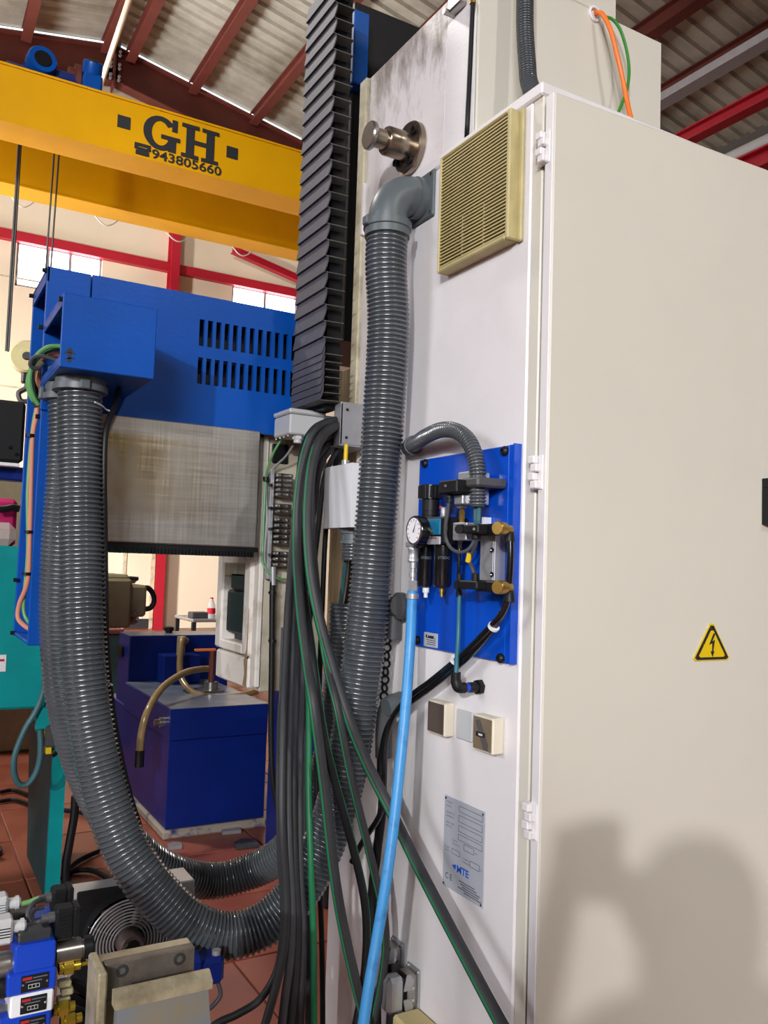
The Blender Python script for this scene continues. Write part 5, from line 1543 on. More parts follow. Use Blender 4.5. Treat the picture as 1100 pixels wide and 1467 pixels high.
MB().box((rx0 - .02, RY, lzb - .15), (rx1 + .1, min(RYb, 5.2), rzt - .005), .006).build('rear_housing', 'blue_tank', tk, 'taller blue rear housing')
MB().box((rx0 - .016, RY + .004, rzt - .004), (rx1 + .096, min(RYb, 5.2) - .004, rzt)).build('rear_top', 'tank_lid', tk)
c = P(242, 903, 'Y', RY + .2); MB().lathe((c.x, RY + .2, rzt), (0, 0, 1), [(0, .025), (.012, .025), (.014, .035), (.04, .035), (.045, .02)], 16).build('filler_cap', 'black', tk)
a = P(236, 936, 'Y', 4.35); b = P(286, 984, 'Y', 4.35)
MB().box((a.x, 4.35, lz), (b.x, 4.54, P(240, 940, 'Y', 4.35).z), .005).build('pump_box', 'blue_tank', tk, 'small blue pump box')
c = P(237, 1032, 'Y', 3.6); MB().lathe((lx0, c.y - .05, c.z), (-1, 0, 0), [(0, .03), (.03, .03), (.032, .02), (.06, .02)], 14).build('latch', 'steel', tk)
c = P(170, 935, 'Y', 4.7); MB().box((rx0 - .035, 4.72, rzt - .16), (rx0 - .02, 4.86, rzt - .09), .004).build('handle', 'black', tk)
q = MB(); q.cyl((P(302, 990, 'Z', lz).x, P(302, 990, 'Z', lz).y, lz), (P(302, 990, 'Z', lz).x, P(302, 990, 'Z', lz).y, lz + .26), .02); q.build('valve_pipe', 'red_oxide', tk)
q = MB(); c = P(302, 990, 'Z', lz); q.box((c.x - .07, c.y - .07, lz), (c.x + .07, c.y + .07, lz + .012), .002); q.cyl((c.x, c.y, lz + .01), (c.x, c.y, lz + .06), .045); q.build('pipe_base', 'steel', tk)
q = MB(); c = V((c.x, c.y, lz + .24)); q.box(c + V((-.12, -.012, .02)), c + V((.02, .012, .035)), .003); q.build('valve_lever', 'orange', tk)
hoses = (([(266, 918, 4.3), (262, 916, 4.25), (259, 930, 4.2), (258, 965, 4.1), (268, 985, 3.98), (285, 996, 3.9), (320, 999, 3.84), (350, 995, 3.84), (368, 990, 3.9)], 'tan rubber hose looping from the pump over the tank top'),
         ([(304, 958, 4.05), (285, 959, 3.95), (262, 965, 3.8), (233, 985, 3.6), (212, 1018, 3.42), (203, 1050, 3.40), (200, 1080, 3.40)], 'tan rubber hose hanging over the left side of tank'))
for pts, lb in hoses:
    path = spline([P(*p[:2], 'Y', p[2]) for p in pts], 8)
    o = tag(MB().tube(path, .021, 12).build('coolant_hose', 'hose_tan'), lb, 'hose')
    if 'left side' in lb:
        MB().cyl(path[-1] + V((0, 0, .02)), path[-1] - V((0, 0, .07)), .026, seg=10).build('nozzle', 'black', o)
q = MB(); c = P(266, 918, 'Y', 4.32); q.cyl((c.x, 4.42, P(240, 940, 'Y', 4.35).z), (c.x, 4.42, c.z + .02), .03); q.tube([V((c.x, 4.42, c.z)), c], .025, 10)
tag(q.build('hose_connector', 'olive'), 'olive hose connector on the small blue pump box', 'connector')
q = MB(); q.box((P(387, 1000, 'Y', 2.9).x, 2.3, 0), (1.7, 2.9, P(390, 995, 'Y', 2.3).z), .01)
mbd = thing('machine_bed', 'dark blue machine bed glimpsed right of the tank behind cables', 'machine', (1.1, 2.6, 0))
q.build('bed', 'blue_tank', mbd)
MB().box((P(392, 1060, 'Y', 2.29).x + .25, 2.2, 0), (1.7, 2.295, P(390, 1060, 'Y', 2.29).z), .01).build('front_step', 'rubber', mbd)
MB().cyl((P(388, 996, 'Y', 2.9).x, 2.25, P(388, 996, 'Y', 2.25).z), (1.6, 2.25, P(388, 996, 'Y', 2.25).z), .025).build('guide_rod', 'chrome', mbd)

# ------------------------------------------------------------------ teal machine at the left
YM = 2.7
tm = thing('teal_machine', 'teal painted machine body on a tapered leg behind the grey hoses', 'machine', (-1.1, 3.1, 0))
mz0 = P(30, 1016, 'Y', YM).z; mz1 = P(5, 782, 'Y', YM).z
MB().box((-2.2, YM, mz0), (P(64, 1000, 'Y', YM).x + .06, 3.6, mz1), .01).build('body', 'teal_paint', tm)
lg0 = P(64, 1287, 'Z', 0); lg1 = P(86, 1287, 'Z', 0); lgb = P(18, 1207, 'Z', 0)
yl0 = lg0.y
lt0 = P(76, 1077, 'Y', yl0); lt1 = P(96, 1085, 'Y', yl0)
q = MB()
ybk = yl0 + .62
q.add([(lg0.x, yl0, 0), (lg1.x, yl0, 0), (lg1.x, ybk, 0), (lg0.x, ybk, 0), (lt0.x, yl0, mz0), (lt1.x, yl0, mz0), (lt1.x, ybk + .25, mz0), (lt0.x, ybk + .25, mz0)],
      [(0, 1, 2, 3), (4, 5, 6, 7), (0, 1, 5, 4), (1, 2, 6, 5), (2, 3, 7, 6), (3, 0, 4, 7)])
q.build('leg', 'teal_paint', tm)
q = MB(); q.add([(lg0.x - .003, yl0 + .008, .004), (lg0.x - .003, ybk - .01, .004), (lt0.x - .003, ybk + .24, mz0 - .002), (lt0.x - .003, yl0 + .008, mz0 - .002)], [(0, 1, 2, 3)]); q.prism(q.v[:4], (.002, 0, 0))
q.build('worn_side', 'teal_worn', tm, 'worn grey-teal side of the leg')
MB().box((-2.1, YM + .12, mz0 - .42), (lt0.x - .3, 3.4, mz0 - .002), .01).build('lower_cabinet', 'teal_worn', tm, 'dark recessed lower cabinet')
MB().box((-2.0, 3.1, 0), (-1.6, 3.4, mz0 - .42)).build('rear_leg', 'teal_worn', tm)
MB().lathe((lg0.x - .2, ybk + .1, 0), (0, 0, 1), [(0, .09), (.03, .09), (.035, .03), (.3, .03)], 18).build('levelling_foot', 'rubber', tm)
a = P(0, 938, 'Y', YM); b = P(8, 962, 'Y', YM)
pl_ = MB().box((a.x - .08, YM - .004, b.z), (b.x, YM, a.z), .001).build('notice', 'white_plastic', tm, 'white notice label')
MB().box((b.x - .03, YM - .005, b.z + .045), (b.x - .008, YM - .0035, b.z + .055)).build('red_print', 'print_red', pl_)
MB().box((-2.2, YM + .01, mz1 + .001), (P(24, 770, 'Y', YM).x, 3.4, P(5, 748, 'Y', YM).z), .03).build('film_cover', 'film', tm, 'translucent plastic cover')
c = P(58, 1032, 'Y', YM - .03); MB().box((c.x - .02, YM - .05, c.z - .045), (c.x + .06, YM, mz0 + .01), .006).build('switch_box', 'teal_paint', tm)
ls = thing('limit_switch', 'grey and yellow limit switch on the teal leg', 'switch', P(70, 1075, 'Y', YM))
a = P(66, 1040, 'Y', YM - .06); b = P(82, 1070, 'Y', YM - .06)
MB().box((a.x, YM - .06, b.z), (b.x + .02, YM, a.z), .006).build('body', 'rubber_grey', ls)
MB().box((a.x - .015, YM - .05, a.z - .055), (a.x, YM - .01, a.z - .02), .003).build('yellow_tab', 'sign_yellow', ls)
MB().box((a.x + .005, YM - .06, b.z - .03), (a.x + .03, YM - .02, b.z), .003).build('yellow_tab', 'sign_yellow', ls)
MB().cyl((a.x + .03, YM - .04, b.z - .035), (a.x + .05, YM - .04, b.z - .02), .02, seg=12).build('roller', 'black', ls)
q = MB(); q.tube(spline([P(x, y, 'Y', YM - .06) for x, y in [(66, 950), (62, 990), (52, 1018), (36, 1045), (22, 1080), (20, 1105), (26, 1122), (38, 1124), (50, 1110), (57, 1088), (58, 1062), (57, 1045)]], 8), .0135, 10)
tag(q.build('cable', 'teal_worn'), 'grey-teal cable looping below the teal body', 'cable')
q = MB(); q.tube(spline([P(x, y, 'Y', YM + .2) for x, y in [(108, 1140), (106, 1170), (100, 1205), (95, 1235), (94, 1262), (96, 1290)]], 8), .02, 10)
tag(q.build('cable', 'black'), 'thick black cable dropping to the floor right of the teal leg', 'cable')
for k, pts in enumerate(([(90, 1258), (105, 1248), (130, 1247), (150, 1256), (175, 1275)], [(92, 1255), (110, 1235), (145, 1218), (190, 1200)], [(85, 1160), (110, 1163), (135, 1168)], [(0, 1135), (20, 1132), (45, 1140)], [(0, 1148), (22, 1146), (50, 1155)])):
    q = MB(); q.tube(spline([P(x, y, 'Z', .018) for x, y in pts], 8), .013, 8)
    tag(q.build('floor_cable', 'black'), ('black cable curving over the red floor behind the grey box', 'black cable running right across the red floor beside teal leg', 'short black cable on the floor behind teal leg', 'upper black cable on the floor left of the teal leg', 'lower black cable on the floor left of the teal leg')[k], 'cable', 'cables lying on the floor')
for k, (x, y, s_) in enumerate(((178, 1175, .05), (330, 1192, .06), (352, 1212, .07), (250, 1215, .04))):
    p = P(x, y, 'Z', .0)
    q = MB(); q.prism([p + V((-s_, -s_ * .6, .001)), p + V((s_ * .8, -s_ * .8, .001)), p + V((s_, s_ * .5, .001)), p + V((0, s_, .001)), p + V((-s_ * .9, s_ * .4, .001))], (0, 0, .02))
    tag(q.build('floor_scrap', 'galv' if k % 2 else 'rubber_grey'), ('grey scrap on the floor left of the tank', 'shiny rag on the floor before the tank', 'grey scrap nearest the hose loop before the tank', 'small pale scrap at the tank corner')[k], 'scrap', 'scraps on the floor')
# magenta box and monitor
a = P(26, 715, 'Y', 3.45)
mg = thing('magenta_casing', 'magenta casing with black handle standing behind the film cover', 'casing', (a.x - .4, 3.6, mz1))
MB().box((-2.0, 3.45, mz1), (a.x, 3.9, P(10, 714, 'Y', 3.45).z), .02).build('body', 'magenta', mg)
q = MB(); q.tube(spline([P(-5, 730, 'Y', 3.38), P(8, 729, 'Y', 3.38), P(18, 727, 'Y', 3.38), P(28, 729, 'Y', 3.38)], 6), .018, 8); q.build('handle', 'black', mg)
a = P(38, 576, 'Y', 2.2); b = P(38, 664, 'Y', 2.2)
mn = thing('monitor', 'black flat monitor on a blue arm at the left edge', 'monitor', (a.x - .25, 2.25, b.z))
MB().box((a.x - .5, 2.2, b.z), (a.x, 2.26, a.z), .012).build('case', 'black', mn)
MB().box((a.x - .48, 2.26, b.z + .03), (a.x - .02, 2.28, a.z - .03), .004).build('back_cover', 'rubber', mn)
a2 = P(28, 669, 'Y', 2.2); MB().box((a.x - .5, 2.2, a2.z), (a2.x, 2.24, b.z - .002), .003).build('button_strip', 'white_plastic', mn)
c = P(20, 680, 'Y', 2.3); MB().box((-1.9, 2.28, c.z - .025), (a.x + .05, 2.36, c.z + .03), .006).build('arm', 'blue_tank', mn, 'dark blue support arm')
MB().box((-1.98, 2.24, 0), (-1.86, 2.40, c.z + .03), .006).build('post', 'blue_tank', mn)
for (x, y) in ((15, 641), (24, 651)):
    c = P(x, y, 'Y', 2.2); MB().lathe(c, (0, -1, 0), [(0, .008), (.006, .006)], 12).build('knob', 'black_gloss', mn)
# far machine: olive motor and table
YO = 5.4
om = thing('spindle_motor', 'olive grey spindle motor of another machine seen under the ram', 'motor', P(180, 900, 'Y', YO))


def obox(x0, y0, x1, y1, d0, d1, nm, m_, bev=.02):
    a = P(x0, y0, 'Y', YO + d0); b = P(x1, y1, 'Y', YO + d0)
    return MB().box((a.x, YO + d0, b.z), (b.x, YO + d1, a.z), bev).build(nm, m_, om)


obox(120, 828, 187, 900, 0, .7, 'gear_housing', 'olive')
obox(124, 822, 186, 838, .04, .6, 'top_cover', 'olive')
obox(180, 838, 209, 884, .05, .5, 'motor_body', 'olive')
obox(184, 884, 198, 895, .08, .45, 'lower_flange', 'olive')
obox(183, 826, 197, 836, .1, .3, 'terminal_box', 'olive')
q = MB(); q.cyl(P(180, 828, 'Y', YO + .1), P(198, 829, 'Y', YO + .1), .015); q.build('clamp_bar', 'rubber', om)
q = MB(); q.tube(spline([P(x, y, 'Y', YO + .2) for x, y in [(204, 843), (213, 843), (220, 853), (220, 864), (215, 871), (206, 873)]], 6), .022, 8); q.build('cable', 'black', om)
for (x, y) in ((193, 878), (196, 886)):
    c = P(x, y, 'Y', YO + .04); MB().lathe(c, (0, -1, 0), [(0, .018), (.01, .014)], 10).build('screw', 'chrome', om)
c = P(130, 860, 'Y', YO + .5)
MB().box((c.x - .9, YO + .6, 0), (c.x - .2, YO + 1.2, 2.2), .02).build('stand', 'olive', om)
MB().box((c.x - .3, YO + .65, c.z - .1), (c.x + .15, YO + 1.0, c.z + .15), .02).build('arm', 'olive', om)
a = P(150, 906, 'Y', 7.5); b = P(236, 893, 'Y', 7.5)
tt = thing('machine_table', 'low brown topped machine table far behind the tank', 'table', (a.x + .4, 7.9, 0))
MB().box((a.x - .6, 7.5, a.z - .02), (P(178, 900, 'Y', 7.5).x, 8.4, a.z + .03), .01).build('top', 'red_oxide_pale', tt)
MB().box((a.x - .55, 7.55, 0), (P(176, 900, 'Y', 7.5).x, 8.35, a.z - .021), .01).build('body', 'teal_worn', tt)
a = P(276, 884, 'Y', 9.0); b = P(316, 884, 'Y', 9.0)
wt = thing('work_table', 'small metal side table carrying a bottle against the far wall', 'table', ((a.x + b.x) / 2, 9.4, 0))
tz_ = P(290, 887, 'Y', 9.0).z
MB().box((a.x, 9.0, tz_ - .04), (b.x + .6, 9.8, tz_), .01).build('top', 'galv', wt)
for (x, y) in ((a.x + .03, 9.04), (a.x + .03, 9.76), (b.x + .56, 9.04), (b.x + .56, 9.76)):
    MB().box((x - .025, y - .025, 0), (x + .025, y + .025, tz_ - .041)).build('leg', 'rubber', wt)
MB().box((a.x + .08, 9.1, tz_ * .4), (b.x + .5, 9.7, tz_ * .4 + .03)).build('shelf', 'galv', wt)
q = P(287, 882, 'Y', 9.15); tag(MB().box((q.x - .12, 9.1, tz_ + .001), (q.x + .1, 9.3, P(287, 877, 'Y', 9.15).z), .01).build('tool_box', 'rubber_grey'), 'small grey tool box beside the bottle on far table', 'box')
c = P(302, 890, 'Y', 9.12); bt0 = thing('bottle', 'clear plastic bottle with red label and red cap on far table', 'bottle', (c.x, 9.12, tz_))
ht = P(302, 856, 'Y', 9.12).z - tz_; br_ = .052
MB().lathe((c.x, 9.12, tz_ + .001), (0, 0, 1), [(0, br_ * .9), (.01, br_), (ht * .62, br_), (ht * .78, br_ * .6), (ht * .88, br_ * .35), (ht * .94, br_ * .35)], 18).build('body', 'bottle', bt0)
MB().lathe((c.x, 9.12, tz_ + ht * .22), (0, 0, 1), [(0, br_ * 1.02), (ht * .28, br_ * 1.02)], 18, False).build('label', 'bottle_label', bt0)
MB().lathe((c.x, 9.12, tz_ + ht * .94), (0, 0, 1), [(0, br_ * .42), (ht * .06, br_ * .42)], 14).build('cap', 'bottle_label', bt0)

# ------------------------------------------------------------------ hydraulic valve stack (foreground left)
YV = .20
hu = thing('hydraulic_tank', 'dark grey hydraulic power unit base under the valve stack', 'machine', (-1.05, .4, 0))
MB().box((-1.45, .15, 0), (-.80, .62, .48), .01).build('tank', 'rubber', hu)
MB().box((-1.2, .19, .48), (-.86, .32, .66), .006).build('manifold_base', 'galv', hu)


def vbox(x0, y0, x1, y1, d0, d1, nm, m_, par, bev=.003, lab=None):
    a = P(x0, y0, 'Y', YV + d0); b = P(x1, y1, 'Y', YV + d0)
    return MB().box((a.x, YV + d0, b.z), (b.x, YV + d1, a.z), bev).build(nm, m_, par, lab)


def vlabel(x0, y0, x1, y1, par):
    a = P(x0, y0, 'Y', YV - .002); b = P(x1, y1, 'Y', YV - .002)
    l_ = MB().box((a.x, YV - .0025, b.z), (b.x, YV + .001, a.z), .0005).build('data_label', 'black', par)
    W_ = b.x - a.x; H_ = a.z - b.z
    MB().box((a.x + W_ * .04, YV - .003, a.z - H_ * .25), (a.x + W_ * .38, YV - .0022, a.z - H_ * .08)).build('red_logo', 'print_red', l_)
    q = MB(); t = .0006
    x0_, x1_, z0_, z1_ = a.x + W_ * .26, a.x + W_ * .66, b.z + H_ * .2, b.z + H_ * .42
    for bx_ in ((x0_, z0_, x1_, z0_ + t), (x0_, z1_, x1_, z1_ + t), (x0_, z0_, x0_ + t, z1_), (x1_, z0_, x1_ + t, z1_), (x0_ + W_ * .13, z0_, x0_ + W_ * .13 + t, z1_), (x0_ + W_ * .27, z0_, x0_ + W_ * .27 + t, z1_)):
        q.box((bx_[0], YV - .003, bx_[1]), (bx_[2], YV - .0022, bx_[3]))
    o = q.build('symbol', 'print_white', l_); o['kind'] = 'stuff'
    for k in range(2):
        MB().box((a.x + W_ * (.42 if k == 0 else .15), YV - .003, a.z - H_ * (.2 + .2 * k)), (a.x + W_ * (.95 - .2 * k), YV - .0022, a.z - H_ * (.13 + .2 * k))).build('print_line', 'print_grey', l_)
    for u in (.06, .94):
        MB().lathe((a.x + W_ * u, YV - .003, b.z + H_ * .5), (0, -1, 0), [(0, .0022), (.001, .0018)], 8).build('pin', 'chrome', l_)


vs_ = thing('solenoid_valve', 'blue hydraulic solenoid valve on top of the foreground valve stack', 'valve', P(50, 1390, 'Y', YV), 'hydraulic valves')
vbox(22, 1358, 79, 1386, 0, .07, 'body', 'blue_valve', vs_)
vbox(27, 1338, 74, 1352, .015, .055, 'cover', 'rubber', vs_)
for (x, y) in ((30, 1340), (31, 1350), (64, 1334), (69, 1340)):
    c = P(x, y, 'Y', YV + .02); MB().lathe(c, (0, 0, 1), [(-.01, .0045), (.003, .0045), (.0031, .0025), (0, .0025)], 10).build('screw', 'steel', vs_)
a = P(79, 1365, 'Y', YV + .035)
q = MB(); q.lathe(a, (1, 0, 0), [(0, .019), (.042, .019), (.043, .0165), (.046, .0165)], 24); q.build('solenoid_tube', 'steel', vs_, 'silver solenoid')
q = MB(); q.lathe(a + V((.046, 0, 0)), (1, 0, 0), [(0, .020), (.014, .020), (.018, .016)], 12); q.build('end_cap', 'black', vs_)
a = P(22, 1378, 'Y', YV + .035)
q = MB(); q.lathe(a, (-1, 0, 0), [(0, .021), (.09, .021), (.095, .018)], 24); q.build('solenoid_tube', 'steel', vs_, 'silver solenoid')
# connectors on top
cn_ = [('din_plug', 'black solenoid plug nearest on the blue valve stack', 'black', 81, 1305, 106, 1346, .02, .055),
       ('din_plug', 'black solenoid plug behind, beside the grey box corner', 'black', 76, 1277, 97, 1308, .09, .125),
       ('din_plug', 'pale grey solenoid plug nearer at the left edge', 'cream_plastic', -14, 1322, 18, 1353, .02, .055),
       ('din_plug', 'pale grey solenoid plug farther at the left edge', 'cream_plastic', -16, 1289, 11, 1317, .09, .125)]
for (nm, lb, m_, x0, y0, x1, y1, d0, d1) in cn_:
    r = thing(nm, lb, 'connector', P((x0 + x1) / 2, y1, 'Y', YV + d0), 'solenoid plugs')
    vbox(x0, y0, x1, y1, d0, d1, 'body', m_ if m_ == 'black' else 'grey_plastic', r, .004)
    for k in range(5):
        yy = y0 + (y1 - y0) * (.25 + .13 * k)
        if m_ == 'black':
            vbox(x0 + 3, yy, x1 - 3, yy + 1.6, d0 - .0012, d0 + .002, 'rib', m_, r, 0)
        else:
            vbox(x0 + 3, yy, x1 - 3, yy + 1.2, d0 - .001, d0 + .002, 'rib', 'grey_plastic', r, 0)
    if m_ == 'black':
        vbox(x1 + .5, y0 - 4, x1 + 8, y1 - 3, d0 - .002, d1 + .002, 'cover', m_, r, .003)
        a = P(x0 - 1, y0 + 8, 'Y', YV + (d0 + d1) / 2); q = MB(); q.lathe(a, (-1, 0, 0), [(0, .009), (.012, .009), (.0125, .0065), (.024, .0065)], 14); q.build('gland', 'pvc_dark', r)
    else:
        a = P(x1, y0 + 6, 'Y', YV + (d0 + d1) / 2); q = MB(); q.lathe(a, (1, 0, 0), [(0, .010), (.012, .010), (.0125, .012), (.018, .012), (.0185, .008), (.021, .008)], 14); q.build('gland', 'grey_plastic', r)
cbl = [([(30, 1295, .105), (42, 1292, .105), (55, 1287, .107), (72, 1285, .107)], .0045, 'green_wire', 'grey-green lead between the rear solenoid plugs'),
       ([(36, 1328, .04), (48, 1322, .05), (56, 1321, .05), (66, 1318, .04), (80, 1313, .037)], .0045, 'rubber_grey', 'grey lead between the front solenoid plugs'),
       ([(58, 1288, .09), (46, 1296, .07), (40, 1308, .06), (43, 1320, .05), (52, 1333, .045), (50, 1342, .04)], .0042, 'rubber_grey', 'grey lead curling down to the blue valve cover'),
       ([(62, 1300, .09), (50, 1303, .08), (45, 1314, .07), (50, 1322, .06)], .0042, 'rubber_grey', 'grey lead hooked behind the blue valve')]
for pts, r, m_, lb in cbl:
    tag(MB().tube(spline([P(x, y, 'Y', YV + d) for x, y, d in pts], 6), r, 8).build('lead', m_), lb, 'wire', 'solenoid leads')
v2 = thing('solenoid_valve', 'second blue hydraulic valve behind the front one', 'valve', P(50, 1350, 'Y', YV + .085), 'hydraulic valves')
vbox(20, 1322, 80, 1345, .085, .14, 'body', 'blue_valve', v2)
vbox(70, 1312, 79, 1325, .09, .12, 'nameplate', 'white_plastic', v2)
vbox(15, 1314, 45, 1323, .09, .13, 'cover', 'rubber', v2)
vbox(20, 1346, 76, 1460, .085, .14, 'stack', 'blue_valve', v2)
m1 = thing('valve_plate', 'upper blue sandwich block with black data label in the valve stack', 'valve', P(45, 1430, 'Y', YV), 'sandwich blocks')
vbox(11, 1399, 80, 1416, 0, .075, 'body', 'blue_valve', m1); vlabel(31, 1400, 69, 1415, m1)
m2 = thing('valve_plate', 'white sandwich block with black data label in the valve stack', 'valve', P(45, 1460, 'Y', YV), 'sandwich blocks')
vbox(15, 1430, 76, 1448, 0, .075, 'body', 'white_plastic', m2); vlabel(30, 1431, 66, 1446, m2)
m3 = thing('valve_plate', 'lowest blue sandwich block cut by the bottom picture edge', 'valve', P(40, 1492, 'Y', YV), 'sandwich blocks')
vbox(-2, 1463.5, 71, 1500, 0, .075, 'body', 'blue_valve', m3); vlabel(28, 1462, 64, 1477, m3)
a = P(10, 1412, 'Y', YV + .035); q = MB(); q.lathe(a, (-1, 0, 0), [(0, .018), (.06, .018), (.062, .015)], 20); q.build('end_cap', 'black', m1)
a = P(14, 1445, 'Y', YV + .035); q = MB(); q.lathe(a, (-1, 0, 0), [(0, .010), (.02, .010), (.021, .015), (.05, .015)], 6); q.build('adjusting_screw', 'steel', m2)
for k, (x, y, lb) in enumerate(((84, 1388, 'brass hex fitting right of the upper blue block'), (76, 1447, 'brass hex fitting right of the white block'), (86, 1464, 'lowest brass hex fitting at the picture bottom edge'))):
    c = P(x, y, 'Y', YV + .03)
    r = thing('hex_fitting', lb, 'fitting', c, 'brass fittings')
    q = MB(); q.hexa(c, c + V((.006, 0, 0)), .011); q.hexa(c + V((.008, 0, 0)), c + V((.024, 0, 0)), .013); q.build('nuts', 'zinc_yellow', r)
    q = MB(); q.cyl(c + V((.0, 0, 0)), c + V((.036, 0, 0)), .008, seg=12); q.build('stem', 'zinc_yellow', r)
    if k == 0:
        q = MB(); q.cyl(c + V((.036, 0, 0)), c + V((.075, 0, .002)), .0035, seg=10); q.build('pipe', 'zinc_yellow', r)
q = MB(); c = P(92, 1402, 'Y', YV + .04)
for k in range(4):
    q.box(c + V((-.010 + .006 * (k % 2), -.006, -.014 - .014 * k)), c + V((.012 + .004 * (k % 2), .012, -.003 - .014 * k)), .002)
tag(q.build('check_valve_bank', 'olive'), 'small olive metal valve bank beside the stacked blocks', 'valve')
for k, (pts, lb) in enumerate(([([(100, 1405), (115, 1412), (130, 1425), (140, 1450), (140, 1500)]), 'upper black hydraulic hose left of the vise'], [([(100, 1428), (118, 1432), (132, 1445), (138, 1480), (138, 1510)]), 'middle black hydraulic hose left of the vise'], [([(102, 1450), (116, 1455), (126, 1470), (130, 1510)]), 'lowest black hydraulic hose left of the vise'])):
    tag(MB().tube(spline([P(x, y, 'Y', YV + .12 + .01 * k) for x, y in pts], 8), .0105, 10).build('hydraulic_hose', 'black'), lb, 'hose', 'hydraulic hoses')

# ------------------------------------------------------------------ oil cooler with fan
cz = .78
ga_ = P(103, 1289, 'Z', cz); gb_ = P(86, 1269, 'Z', cz)
oc = thing('oil_cooler', 'grey metal oil cooler box with wire fan guard behind the vise', 'cooler', (ga_.x + .12, ga_.y + .05, .48))
gy = (ga_.y + P(178, 1276, 'Z', cz).y) / 2
MB().box((ga_.x - .005, gy, .48), (ga_.x + .30, gb_.y, cz), .003).build('core_box', 'alu', oc)
FY = gy - .06
fc = P(185, 1349, 'Y', FY)
sh_ = MB(); sh_.lathe(fc + V((0, .02, 0)), (0, 1, 0), [(0, .098), (.035, .102)], 40, False); sh_.build('fan_ring', 'black', oc)
for k in range(9):
    MB().ring(fc, (0, 1, 0), .038 + .0075 * k, .0021, 44, 6).build('guard_ring', 'alu', oc)
for k in range(4):
    a = PI / 4 + k * PI / 2 + .3; d = V((math.cos(a), 0, math.sin(a)))
    MB().cyl(fc + d * .03 + V((0, .002, 0)), fc + d * .108 + V((0, .002, 0)), .0018, seg=6).build('guard_stay', 'chrome', oc)
for k in range(5):
    a = 2 * PI * k / 5 + 2.2
    q = MB(); e1 = V((math.cos(a), 0, math.sin(a))); e2 = V((-math.sin(a), 0, math.cos(a)))
    pts = [fc + V((0, .024, 0)) + e1 * r_2 + e2 * t_2 + V((0, .012 * s_2, 0)) for r_2, t_2, s_2 in ((.028, -.012, -.5), (.060, -.030, -1), (.088, -.026, -1), (.092, .010, .4), (.070, .022, .8), (.030, .014, .5))]
    q.prism(pts, (0, .002, 0)); q.build('fan_blade', 'fan_brown', oc)
q = MB(); q.lathe(fc + V((0, .02, 0)), (0, -1, 0), [(0, .032), (.03, .031), (.05, .03), (.056, .026)], 28); hb_ = q.build('fan_motor', 'fan_brown', oc)
MB().lathe(fc + V((0, -.036, 0)), (0, -1, 0), [(0, .018), (.003, .016)], 20).build('motor_cap', 'black', hb_)
q = MB(); q.box(fc + V((-.115, .05, -.2)), fc + V((.115, .058, .115)), .003); q.build('back_plate', 'black', oc)
MB().box((fc.x - .12, FY + .05, .40), (fc.x + .14, gy - .002, .482), .004).build('mount', 'rubber', oc)

# dark blue motor right of the vise
a = P(296, 1376, 'Y', .5); b = P(322, 1410, 'Y', .5)
bm_ = thing('pump_motor', 'small dark blue motor below the hose loop right of the vise', 'motor', (a.x, .55, .45))
MB().box((a.x - .03, .5, b.z), (b.x, .56, a.z), .010).build('housing', 'blue_tank', bm_)
MB().box((a.x - .07, .49, b.z - .02), (a.x - .005, .57, a.z + .015), .012).build('body', 'blue_tank', bm_)
MB().cyl((b.x - .016, .52, a.z - .002), (b.x - .016, .52, a.z + .010), .010, seg=12).build('cap', 'galv', bm_)
MB().cyl((a.x - .035, .53, .44), (a.x - .035, .53, b.z - .015), .035, seg=16).build('stand', 'black', bm_)
q = MB(); q.tube(spline([V((b.x - .01, .52, b.z)), P(316, 1425, 'Y', .5), P(306, 1440, 'Y', .5), P(292, 1452, 'Y', .5), P(280, 1475, 'Y', .5)], 6), .005, 8); q.build('lead', 'rubber_grey', bm_)
hu2 = MB().box((a.x - .10, .45, 0), (b.x + .02, .62, .44), .008)
tag(hu2.build('pump_pedestal', 'rubber'), 'dark pedestal under the small blue motor', 'pedestal')

# ------------------------------------------------------------------ bench vise
vi = thing('bench_vise', 'worn grey-blue steel bench vise with two screws in its jaw', 'vise', (-.76, -.05, .72))
jz = (P(150, 1381.5, 'Y', 0).z + P(279, 1356.5, 'Y', 0).z) / 2
jx0 = P(150, 1400, 'Y', 0).x; jx1 = P(279, 1370, 'Y', 0).x
jzb = P(150, 1425, 'Y', 0).z - .012
jw = MB().box((jx0, 0, jzb), (jx1, .018, jz), .002).build('rear_jaw_plate', 'jaw_steel', vi, 'dark steel jaw plate')
for x, y in ((175, 1391), (257, 1374)):
    c = P(x, y, 'Y', -.0005)
    MB().lathe(c, (0, -1, 0), [(-.004, .0095), (.0008, .0095), (.001, .008), (.0011, .0055), (-.002, .005)], 20).build('socket_screw', 'rubber', jw)
q = MB(); q.box((jx0 - .012, .019, .80), (jx1 + .004, .05, jz - .004), .004); q.build('rear_jaw', 'vise_steel', vi)
q = MB(); q.box((jx0 - .016, -.03, .74), (jx0 - .002, .05, jz + .001), .003); q.build('side_bar', 'vise_steel', vi, 'bright worn side bar')
fz = .955
fa = P(161, 1417, 'Z', fz); fb = P(296, 1387, 'Z', fz)
fy1 = (fa.y + fb.y) / 2; fx0, fx1 = fa.x, fb.x
fl = P(169, 1437, 'Y', fy1 - .022); frr = P(302, 1404, 'Y', fy1 - .022)
zl = (fl.z + frr.z) / 2
q = MB(); q.prism([(fx0, fy1, fz), (fx0, fy1 - .007, fz), (fx0, fy1 - .009, fz - .002), (fx0, fy1 - .022, zl), (fx0, fy1 - .022, zl - .012), (fx0, fy1, zl - .012)], (fx1 - fx0 + .003, 0, 0)); q.build('front_jaw_top', 'vise_steel', vi, 'worn bright jaw top')
q = MB()
wx0, wx1 = fx0 + .004, fx1 - .003
